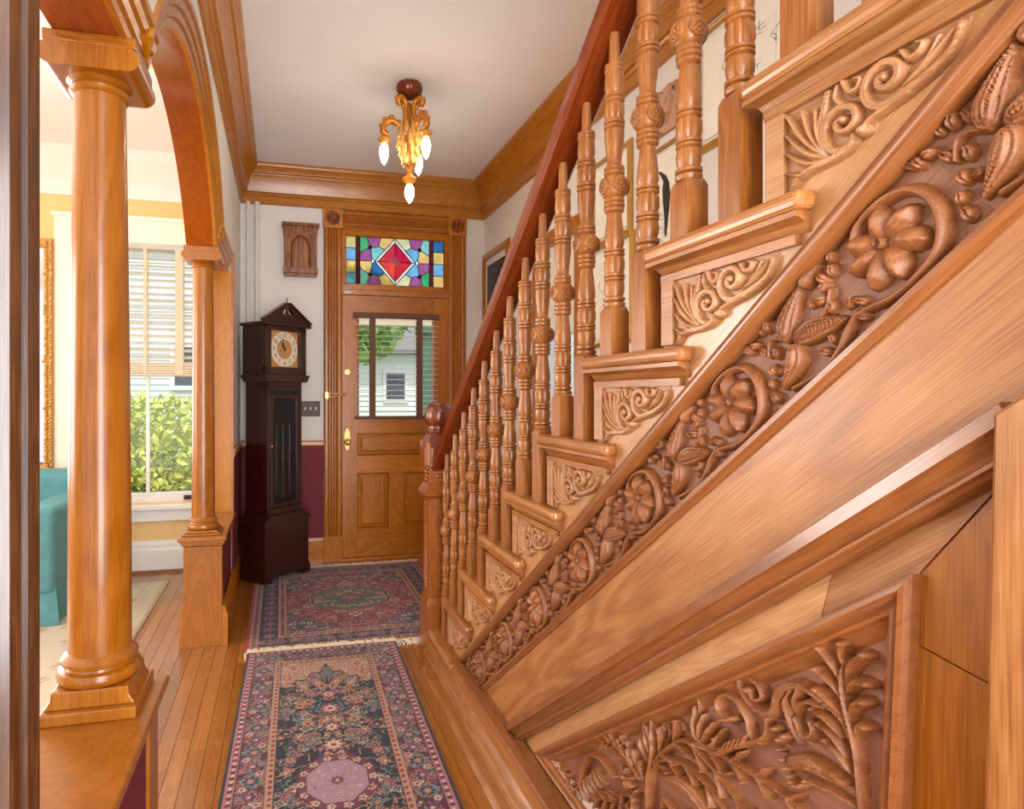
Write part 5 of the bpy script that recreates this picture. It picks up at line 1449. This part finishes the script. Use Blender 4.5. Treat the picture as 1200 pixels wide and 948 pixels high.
# ------------------------------------------------------------------ rugs, dyed point by point from a drawn design
def rug_colors(X, Y, w, l, design, rs):
    """X,Y centred; returns rgb arrays"""
    c = np.zeros(X.shape + (3,))
    def put(mask, col): c[mask] = np.array(lin(col)[:3])
    ax, ay = np.abs(X), Y
    d = np.minimum(w / 2 - ax, l / 2 - np.abs(Y))
    return c, put, ax, ay, d
def flower(put, X, Y, c, r, cols, petals=6, ph=0.0, clip=None):
    dx, dy = X - c[0], Y - c[1]
    rr = np.hypot(dx, dy); th = np.arctan2(dy, dx)
    lob = 1 + .22 * np.cos(petals * th + ph)
    for f, col in zip((1.0, .74, .45, .22), cols):
        m = rr < r * f * lob
        if clip is not None: m &= clip
        put(m, col)
def dyed(name, x0, x1, y0, y1, res, colors, parent, z=.008, rot=0.0, origin=(0, 0)):
    w, l = x1 - x0, y1 - y0
    nx_, ny_ = int(w / res) + 1, int(l / res) + 1
    xs, ys = np.linspace(-w / 2, w / 2, nx_), np.linspace(-l / 2, l / 2, ny_)
    X, Y = np.meshgrid(xs, ys)
    col = colors(X, Y, w, l)
    Z = np.full(X.shape, z) + .0006 * np.sin(X * 9) * np.sin(Y * 7)
    v = np.stack([X, Y, Z], -1).reshape(-1, 3)
    idx = np.arange(nx_ * ny_).reshape(ny_, nx_)
    q = np.stack([idx[:-1, :-1], idx[:-1, 1:], idx[1:, 1:], idx[1:, :-1]], -1).reshape(-1, 4)
    # skirt down to the floor
    rim = list(idx[0, :]) + list(idx[1:, -1]) + list(idx[-1, -2::-1]) + list(idx[-2:0:-1, 0])
    n0 = len(v); low = v[rim].copy(); low[:, 2] = .0005
    v = np.vstack([v, low]); n = len(rim)
    sk = [(rim[i], n0 + i, n0 + (i + 1) % n, rim[(i + 1) % n]) for i in range(n)]
    me = bpy.data.meshes.new(name); me.from_pydata(v.tolist(), [], q.tolist() + sk); me.update()
    at = me.color_attributes.new('dye', 'FLOAT_COLOR', 'POINT')
    cc = np.ones((len(v), 4)); cc[:n0, :3] = col.reshape(-1, 3); cc[n0:, :3] = col.reshape(-1, 3)[rim]
    at.data.foreach_set('color', cc.ravel())
    return link(name, me, MAT['rug'], parent, smooth=3.1)
NAVY, RED, DRED, TAN, ROSE, CREAM, TEALc, BLUE, LILAC, OCHRE, GREEN = (20, 20, 32), (140, 30, 48), (84, 16, 36), (172, 134, 104), (166, 104, 110), (206, 188, 162), (98, 122, 120), (52, 62, 100), (126, 92, 114), (168, 122, 78), (80, 98, 84)
def vines(put, X, Y, clip, rs, n, amp, w, cols):
    for i in range(n):
        cx, cy = (rs.rand() - .5) * .7, (rs.rand() - .5) * 2.2
        r = amp * (.5 + rs.rand())
        rr = np.hypot(np.abs(X) - abs(cx), Y - cy)
        th = np.arctan2(Y - cy, np.abs(X) - abs(cx))
        m = (np.abs(rr - r * (1 + .12 * np.cos(5 * th))) < w) & clip & (np.cos(th + rs.rand() * 6) > -.3)
        put(m, cols[rs.randint(len(cols))])
def runner(X, Y, w, l):
    rs = np.random.RandomState(21)
    c, put, ax, ay, d = rug_colors(X, Y, w, l, None, rs)
    put(d > -1, NAVY)
    put(d > .010, ROSE); put(d > .013, TAN)
    g1 = (d > .016) & (d < .040)
    put(g1, ROSE)
    s_ = np.where(w / 2 - ax < l / 2 - np.abs(Y), Y, X)
    put(g1 & (np.mod(s_, .034) < .014) & (np.abs(d - .028) < .007), DRED); put(g1 & (np.mod(s_ + .017, .034) < .010) & (np.abs(d - .028) < .005), CREAM)
    put((d > .040) & (d < .043), NAVY)
    main = (d > .043) & (d < .135); put(main, DRED)
    vines(put, X, Y, main, rs, 420, .03, .0026, (TEALc, ROSE, OCHRE, GREEN, LILAC))
    for i in range(330):
        sd = rs.rand() < .75; t_ = .048 + .082 * rs.rand()
        c_ = (w / 2 - t_, (rs.rand() - .5) * l) if sd else ((rs.rand() - .5) * w, (l / 2 - t_))
        flower(put, ax, Y if sd else np.abs(Y), c_, .007 + .014 * rs.rand() ** 1.5, [(ROSE, DRED, TAN, NAVY), (TEALc, NAVY, CREAM, RED), (RED, ROSE, NAVY, TAN), (LILAC, DRED, ROSE, NAVY), (NAVY, TEALc, ROSE, RED), (OCHRE, DRED, TAN, NAVY)][rs.randint(6)], rs.randint(4, 8), rs.rand() * 6, clip=main)
    for k in range(-14, 15):
        for x_, y_ in ((w / 2 - .089, k * .082), ):
            flower(put, ax, Y, (x_, y_), .031 if k % 2 else .024, ((TEALc, NAVY, ROSE, TAN) if k % 2 else (LILAC, NAVY, ROSE, CREAM)), 6 + k % 3, clip=main & (w / 2 - ax < l / 2 - np.abs(Y)))
            flower(put, ax, Y, (x_ + .024 * (-1) ** k, y_ + .041), .014, (ROSE, CREAM, RED, NAVY), 5, clip=main & (w / 2 - ax < l / 2 - np.abs(Y)))
    for k in range(-4, 5):
        flower(put, X, np.abs(Y), (k * .082, l / 2 - .089), .029 if k % 2 else .022, ((TEALc, NAVY, ROSE, TAN) if k % 2 else (LILAC, NAVY, ROSE, CREAM)), 6, clip=main & (w / 2 - ax >= l / 2 - np.abs(Y)))
    put((d > .135) & (d < .138), NAVY)
    g2 = (d > .138) & (d < .166); put(g2, TAN)
    put(g2 & (np.mod(s_, .03) < .015) & (np.abs(d - .152) < .006), RED); put(g2 & (np.abs(d - .141) < .0016), CREAM); put(g2 & (np.abs(d - .163) < .0016), NAVY)
    inner = d > .168; put(inner, NAVY)
    # field of mirrored blossoms
    vines(put, X, Y, inner, rs, 300, .03, .0018, (TEALc, OCHRE, ROSE, GREEN, TAN))
    for i in range(380):
        cx, cy = rs.rand() * (w / 2 - .17), (rs.rand() - .5) * (l - .34)
        r = .007 + .021 * rs.rand() ** 2.2
        pal = [(TEALc, NAVY, ROSE, DRED), (TAN, RED, CREAM, NAVY), (ROSE, DRED, TAN, OCHRE), ((96, 104, 110), TEALc, NAVY, TAN), ((176, 170, 150), GREEN, DRED, TAN), (OCHRE, TAN, RED, NAVY), (DRED, ROSE, TAN, NAVY), ((120, 128, 132), NAVY, TAN, RED)][rs.randint(8)]
        flower(put, ax, Y, (cx, cy), r, pal, rs.randint(4, 8), rs.rand() * 6, clip=inner)
    for k, (cy, r) in enumerate(((.24, .05), (.36, .038), (.50, .045), (.62, .034), (-.3, .05), (-.45, .04))):
        flower(put, X, Y, (0, cy), r, (NAVY, ROSE, CREAM, RED), 8, clip=inner)
    # niche end: tan spandrels above an ogee
    top = l / 2 - .168; hw = w / 2 - .168
    ogee = top - .055 - .20 * np.power(np.clip(ax / hw, 0, 1), .8) + .018 * np.cos(ax * 95)
    sp = inner & (Y > ogee); put(sp, TAN)
    put(inner & (np.abs(Y - ogee) < .006), NAVY)
    vines(put, X, Y - 0, sp, rs, 260, .03, .0022, (ROSE, OCHRE, DRED))
    for i in range(40):
        flower(put, ax, Y, (rs.rand() * hw, top - .22 * rs.rand()), .012 + .012 * rs.rand(), ((ROSE, CREAM, RED, TAN), (OCHRE, RED, CREAM, NAVY))[i % 2], 6, clip=sp & (Y > ogee + .012))
    # centre octagon
    Y = Y - .03
    o8 = np.maximum(np.maximum(ax / .096, np.abs(Y) / .108), (ax / .096 + np.abs(Y) / .108) / 1.42)
    put(o8 < 1.36, DRED); put((o8 < 1.30), (104, 46, 70)); 
    for i in range(14):
        a = 2 * PI * i / 14; flower(put, X, Y, (.118 * math.cos(a), .130 * math.sin(a)), .015, (ROSE, CREAM, DRED, TAN), 5)
    put(o8 < 1.06, DRED); put(o8 < 1.02, (158, 124, 136))
    for r in (.03, .055, .078):
        n = int(r * 150)
        for i in range(n):
            a = 2 * PI * i / n + r * 30; flower(put, X, Y, (r * math.cos(a), r * 1.1 * math.sin(a)), .0105, ((150, 110, 128), (196, 160, 160), (120, 84, 110), (190, 150, 140)), 6)
    flower(put, X, Y, (0, 0), .022, (LILAC, DRED, ROSE, CREAM), 8)
    return c
rn = thing('runner_rug', 'narrow navy prayer rug runner with lilac octagon and rose borders, nearest on the floor', 'rug', (.177, 1.975, 0), math.radians(-1.4))
dyed('pile', -.366, .366, -1.12, 1.12, .0042, runner, rn, z=.017)

def persian(X, Y, w, l):
    rs = np.random.RandomState(8)
    c, put, ax, ay, d = rug_colors(X, Y, w, l, None, rs)
    put(d > -1, (166, 28, 48))
    s_ = np.where(w / 2 - ax < l / 2 - np.abs(Y), Y, X)
    def guard(a, b, base, t1, t2, p):
        g = (d > a) & (d < b); put(g, base); m_ = (a + b) / 2; h = (b - a) * .28
        put(g & (np.mod(s_, p) < p * .45) & (np.abs(d - m_) < h), t1); put(g & (np.mod(s_ + p / 2, p) < p * .3) & (np.abs(d - m_) < h * .7), t2)
    guard(.018, .065, TAN, RED, BLUE, .05)
    mb = (d > .065) & (d < .165); put(mb, (34, 30, 54))
    for k in range(-12, 13):
        flower(put, ax, Y, (w / 2 - .115, k * .088), .036, ((150, 84, 96), (70, 84, 110), DRED, TAN) if k % 2 else (DRED, (150, 110, 110), BLUE, TAN), 7, clip=mb)
        flower(put, X, np.abs(Y), (k * .088, l / 2 - .115), .036, ((150, 84, 96), (70, 84, 110), DRED, TAN) if k % 2 else (DRED, (150, 110, 110), BLUE, TAN), 7, clip=mb)
    vines(put, X, Y, mb, rs, 320, .03, .003, (TEALc, ROSE, OCHRE, DRED, (150, 100, 110)))
    guard(.165, .205, TAN, RED, NAVY, .045)
    inner = d > .205; put(inner, (138, 24, 42))
    hw, hl = w / 2 - .205, l / 2 - .205
    # corner spandrels
    cor = inner & ((hw - ax) / .30 + (hl - np.abs(Y)) / .34 + .06 * np.cos(ax * 60) < 1); put(cor, (70, 56, 74))
    for i in range(760):
        cx, cy = rs.rand() * hw, (rs.rand() - .5) * 2 * hl
        flower(put, ax, Y, (cx, cy), .006 + .015 * rs.rand() ** 2, [(RED, ROSE, DRED, TAN), (TEALc, CREAM, RED, NAVY), (DRED, OCHRE, RED, NAVY), (ROSE, DRED, CREAM, RED), (BLUE, TEALc, ROSE, RED), (OCHRE, DRED, TAN, RED)][rs.randint(6)], rs.randint(4, 8), clip=inner)
    vines(put, X, Y, inner, rs, 110, .04, .0024, (DRED, TAN, BLUE, (190, 80, 84)))
    e = (ax / .24) ** 2 + (Y / .215) ** 2 + .07 * np.cos(8 * np.arctan2(Y, X))
    put(e < 1.15, TAN); put(e < 1.08, DRED); put(e < 1.0, (82, 90, 80))
    for i in range(90):
        cx, cy = rs.rand() * .24, (rs.rand() - .5) * .42
        flower(put, ax, Y, (cx, cy), .008 + .012 * rs.rand(), [(TAN, DRED, CREAM, RED), (GREEN, CREAM, RED, NAVY), (ROSE, RED, NAVY, CREAM)][rs.randint(3)], 6, clip=e < .95)
    flower(put, X, Y, (0, 0), .06, (DRED, ROSE, GREEN, TAN), 8)
    for sy in (-1, 1): flower(put, X, Y, (0, sy * .30), .045, (RED, CREAM, DRED, TAN), 4)
    return c
pr = thing('entrance_rug', 'red rug with green medallion and cream fringe lying before the front door', 'rug', (.42, 3.845, 0))
dyed('pile', -.60, .60, -.73, .73, .0055, persian, pr, z=.009)
rs = np.random.RandomState(4)
def fringe(parent, y, sgn, x0, x1, n):
    m = M()
    for i in range(n):
        x = x0 + (x1 - x0) * (i + .5) / n
        if sgn < 0 and -.165 < x < .555: continue       # lies under the runner there
        L = .05 + .022 * rs.rand(); dx = .02 * rs.randn()
        m.tube([(x, y, .010), (x + dx * .5, y + sgn * L * .5, .009 + .004 * rs.rand()), (x + dx, y + sgn * L, .004)], [.0035, .004, .0028], 5)
    o = m.build('fringe', MAT['fringe'], parent); o['kind'] = 'stuff'
    return o
PRO = ORG[pr.name]
fringe(pr, PRO[1] - .73, -1, PRO[0] - .60, PRO[0] + .60, 190)
fringe(pr, PRO[1] + .73, 1, PRO[0] - .60, PRO[0] + .60, 190)
fr_ = M()
for i in range(120):
    x = -.372 + .744 * (i + .5) / 120; L = .030 + .022 * rs.rand()
    fr_.tube([(x, 1.116, .014), (x + .004 * rs.randn(), 1.128 + L * .4, .0165 + .003 * rs.rand()), (x + .010 * rs.randn(), 1.126 + L, .0135)], [.0045, .0045, .003], 5)
fr_.build('fringe', MAT['fringe'], rn)['kind'] = 'stuff'

def beige(X, Y, w, l):
    rs = np.random.RandomState(2)
    c, put, ax, ay, d = rug_colors(X, Y, w, l, None, rs)
    put(d > -1, (196, 172, 134)); put(d > .03, (214, 196, 164)); put(d > .16, (222, 208, 182))
    for i in range(260):
        flower(put, X, Y, ((rs.rand() - .5) * w, (rs.rand() - .5) * l), .02 + .04 * rs.rand(), [((198, 176, 140), (226, 214, 190), (180, 150, 120), (210, 190, 160)), ((206, 186, 160), (190, 160, 136), (228, 216, 196), (200, 180, 150))][rs.randint(2)], rs.randint(4, 7), clip=d > .035)
    return c
lr = thing('area_rug', 'large beige floral rug on the sitting room floor beyond the colonnade', 'rug', (-2.0, 3.35, 0))
dyed('pile', -1.252, 1.252, -1.15, 1.15, .018, beige, lr, z=.009)

# ------------------------------------------------------------------ sitting room furniture
ac = thing('armchair', 'teal velvet armchair with a pleated skirt, partly hidden behind the near column', 'armchair', (-1.65, 4.1, .01))
def soft(name, x0, x1, y0, y1, z0, z1, b, mat='teal', parent=ac):
    o = M().box(x0, x1, y0, y1, z0, z1).build(name, MAT[mat], parent, b, smooth=.9); o.modifiers['bevel'].segments = 4; return o
soft('arm', -1.41, -1.21, 3.73, 4.52, .18, .655, .035)
soft('arm', -2.09, -1.89, 3.73, 4.52, .18, .655, .035)
soft('backrest', -2.09, -1.21, 4.40, 4.62, .18, .79, .06)
soft('seat_cushion', -1.88, -1.42, 3.70, 4.40, .30, .48, .05)
soft('seat_base', -1.90, -1.40, 3.74, 4.42, .16, .31, .02)
sk = M(); n = 0
ring_ = []
cor = [(-2.085, 3.745), (-1.215, 3.745), (-1.215, 4.60), (-2.085, 4.60)]
for i in range(4):
    a, b = np.array(cor[i]), np.array(cor[(i + 1) % 4]); nn = int(np.linalg.norm(b - a) / .03)
    d_ = (b - a) / np.linalg.norm(b - a); nor = np.array((d_[1], -d_[0]))
    for j in range(nn):
        ring_.append((a + (b - a) * j / nn, nor * (.012 if j % 6 in (0,) else .0) - nor * (.012 if j % 6 == 1 else 0)))
for z, sp_ in ((.215, .2), (.12, .7), (.012, 1.4)):
    for p, o_ in ring_:
        q = p + o_ * sp_; c_ = np.array((-1.65, 4.17)); q = c_ + (q - c_) * (1 + .012 * sp_); sk.v.append((q[0], q[1], z))
nr = len(ring_)
for r in range(2):
    for j in range(nr): sk.f.append((r * nr + j, r * nr + (j + 1) % nr, (r + 1) * nr + (j + 1) % nr, (r + 1) * nr + j))
sk.build('skirt', MAT['teal'], ac, smooth=.5)

mi = thing('wall_mirror', 'tall gilt framed mirror on the sitting room wall above the armchair', 'mirror', (-1.85, YB, 1.55))
GF = [(0, 0), (0, .030), (-.012, .042), (-.028, .036), (-.040, .044), (-.052, .034), (-.066, .018), (-.070, 0)]
m = M(); m.sweep([(-2.16, YB, .73), (-1.545, YB, .73), (-1.545, YB, 2.37), (-2.16, YB, 2.37)][::-1], GF, (0, -1, 0), closed=True)
m.v = m.v
fo = m.build('frame', MAT['gold'], mi)
m = M(); rs = np.random.RandomState(6)
for i in range(74):
    z = .75 + i * .0218
    for x in (-1.545 - .018, -1.545 - .046):
        m.ball((x + .004 * rs.randn(), YB - .042, z + .004 * rs.randn()), (.013, .010, .010), 6, 4)
o = m.build('leaf_carving', MAT['gold'], mi, smooth=.9); o.parent = fo; o['kind'] = 'stuff'
MAT['mirror'] = plain('silvered_glass', (225, 225, 225), .03, metal=1.0, var=0.0)
box('glass', MAT['mirror'], mi, -2.10, -1.60, YB - .014, YB - .008, .79, 2.31)

# ------------------------------------------------------------------ outside
MAT['lawn'] = plain('lawn', (116, 140, 70), .95, var=.2, scale=3)
MAT['paving'] = plain('paving', (196, 192, 184), .9, var=.06)
MAT['siding'] = plain('white_siding', (226, 228, 228), .7, var=.02)
MAT['siding_grey'] = plain('grey_siding', (206, 208, 210), .7, var=.03)
MAT['roof'] = plain('roof_shingle', (120, 118, 116), .9, var=.12, scale=20)
MAT['dark_glass'] = plain('dark_window', (70, 78, 88), .1, var=.05)
MAT['leaf'] = plain('green_leaf', (140, 178, 84), .7, var=.3, scale=1.6)
MAT['leaf_y'] = plain('light_green_leaf', (198, 206, 96), .7, var=.25, scale=1.8)
MAT['bark'] = plain('bark', (84, 66, 50), .95, var=.15)
MAT['green_paint'] = plain('green_porch_paint', (72, 112, 92), .6, var=.04)
MAT['porch'] = plain('porch_boards', (170, 166, 158), .8, var=.06)
MAT['beige_paint'] = plain('beige_porch_paint', (206, 190, 158), .7, var=.03)
box('ground', MAT['lawn'], None, -30, 30, 5.0, 60, -.9, -.6)['kind'] = 'structure'
po = structure('porch_floor', (1.2, 6, 0))
for i in range(24): box('porch_board', MAT['porch'], po, -.1 + i * .11, .005 + i * .11, 4.93, 6.9, -.08, -.04)
box('porch_base', MAT['porch'], po, -.1, 2.54, 4.93, 6.9, -.6, -.08)
box('porch_beam', MAT['beige_paint'], po, -.1, 2.6, 6.64, 6.78, 2.06, 2.18)
def leaves(name, mat, parent, c, r, n, s_, rs):
    u = rs.randn(n, 3); u /= np.linalg.norm(u, axis=1)[:, None]
    rad = np.power(rs.rand(n), .35)[:, None]
    p = np.array(c) + u * rad * np.array(r)
    a = rs.randn(n, 3); a /= np.linalg.norm(a, axis=1)[:, None]
    b = np.cross(a, rs.randn(n, 3)); b /= np.linalg.norm(b, axis=1)[:, None]
    ss = s_ * (.6 + .8 * rs.rand(n))[:, None]
    v = np.stack([p - a * ss, p + b * ss * .5, p + a * ss, p - b * ss * .5], 1).reshape(-1, 3)
    me = bpy.data.meshes.new(name); me.from_pydata(v.tolist(), [], np.arange(n * 4).reshape(-1, 4).tolist()); me.update()
    o = link(name, me, mat, parent); o['kind'] = 'stuff'
    return o
rs = np.random.RandomState(12)
def bush(x, y, r, h, label, mat, n=2600):
    t = thing('bush', label, 'bush', (x, y, -.6), group=None)
    m = M()
    for i in range(7): m.tube([(x, y, -.6), (x + r * .3 * rs.randn(), y + r * .3 * rs.randn(), -.6 + h * .6)], [.03, .012], 6)
    m.build('stem', MAT['bark'], t)
    L = ORG[t.name]
    leaves('foliage', MAT[mat], t, (0, 0, h * .55), (r, r * .8, h * .55), n * 3, .045, rs)
    return t
bush(-1.45, 7.35, 1.25, 1.75, 'dense light green bush outside the sitting room window', 'leaf_y', 3400)
bush(1.15, 8.9, .75, 1.05, 'low green bush beyond the porch railing outside the front door', 'leaf', 1500)
def tree(x, y, h, r, label, n, zc):
    t = thing('tree', label, 'tree', (x, y, -.6))
    m = M(); m.tube([(x, y, -.6), (x + .1, y, h * .4), (x + .05, y + .1, h * .7)], [.16, .12, .06], 10)
    for i in range(6):
        a = i * 1.05; m.tube([(x + .06, y, h * .4 + .1 * i), (x + r * .6 * math.cos(a), y + r * .6 * math.sin(a), zc + r * .3)], [.06, .02], 6)
    m.build('trunk', MAT['bark'], t)
    leaves('foliage', MAT['leaf'], t, (0, 0, zc + .6), (r, r, r * .62), n, .13, rs)
    return t
tree(.85, 11.2, 3.4, 1.5, 'leafy street tree seen through the front door glass', 2600, 2.7)
def house(x0, x1, y, z1, label, mat, wins, roofz):
    t = thing('house', label, 'house', ((x0 + x1) / 2, y, -.6))
    m = M(); zz_ = -.6
    while zz_ < z1:
        m.prism([(y + .03, zz_), (y - .012, zz_), (y, zz_ + .125), (y + .03, zz_ + .125)], 'x', x0, x1); zz_ += .125
    m.build('siding', MAT[mat], t)['kind'] = 'stuff'
    box('wall', MAT[mat], t, x0, x1, y + .03, y + 5, -.6, z1)
    m = M(); m.prism([(y - .45, z1 - .1), (y + 2.5, roofz), (y + 5.4, z1 - .1), (y + 5.4, z1 - .2), (y - .45, z1 - .2)], 'x', x0 - .4, x1 + .4); m.build('roof', MAT['roof'], t)
    for a, b, c, d in wins:
        f = M(); f.sweep([(a, y - .02, c), (b, y - .02, c), (b, y - .02, d), (a, y - .02, d)], [(-.09, -.02), (-.09, .03), (0, .03), (0, -.02)], (0, -1, 0), closed=True)
        wd = f.build('window_frame', MAT['siding'], t)
        o = box('window_pane', MAT['dark_glass'], t, a, b, y - .03, y - .02, c, d); o.parent = wd
    return t
house(-6.5, -.2, 13.5, 5.2, 'pale clapboard house beyond the bushes of the sitting room window', 'siding_grey', [(-2.15, -1.8, 1.5, 2.3), (-5.4, -4.6, 1.3, 2.8)], 7.5)
house(.3, 7.5, 16.0, 2.6, 'white house across the street seen through the front door', 'siding', [(2.7, 3.2, 1.2, 1.9), (4.2, 5.0, 1.0, 2.2)], 4.4)
def post(x, y, r, label):
    t = thing('porch_column', label, 'porch column', (x, y, -.04), group='green porch columns')
    box('base', MAT['green_paint'], t, x - r * 1.4, x + r * 1.4, y - r * 1.4, y + r * 1.4, -.04, .12, .005)
    m = M(); m.lathe([(r, .12), (r, 1.0), (r * .88, 1.98)], 24, (x, y, 0)); m.build('shaft', MAT['green_paint'], t, smooth=.8)
    box('capital', MAT['green_paint'], t, x - r * 1.35, x + r * 1.35, y - r * 1.35, y + r * 1.35, 1.98, 2.06, .005)
post(1.60, 6.70, .085, 'left green porch column outside the front door')
post(1.86, 6.72, .055, 'thin right green porch column outside the front door')
m = M()
for z in (.25, .85): m.box(.0, 1.5, 6.66, 6.72, z, z + .06)
for i in range(12): m.box(.06 + i * .12, .09 + i * .12, 6.675, 6.705, .25, .9)
rl = thing('porch_railing', 'pale porch railing with upright pickets outside the front door', 'railing', (.75, 6.69, 0))
for z in (.22, .84): box('rail', MAT['porch'], rl, -.05, 1.5, 6.66, 6.72, z, z + .06)
for i in range(13): box('picket', MAT['porch'], rl, .0 + i * .12, .032 + i * .12, 6.675, 6.705, .28, .84)
nb = thing('house', 'white clapboard side of the neighbouring house outside the stair window', 'house', (3.4, 3.6, -.6))
m = M()
for i in range(40): m.prism([(3.43, -.6 + i * .12), (3.388, -.6 + i * .12), (3.40, -.48 + i * .12), (3.43, -.48 + i * .12)], 'y', .5, 8.5)
m.build('siding', MAT['siding'], nb)['kind'] = 'stuff'
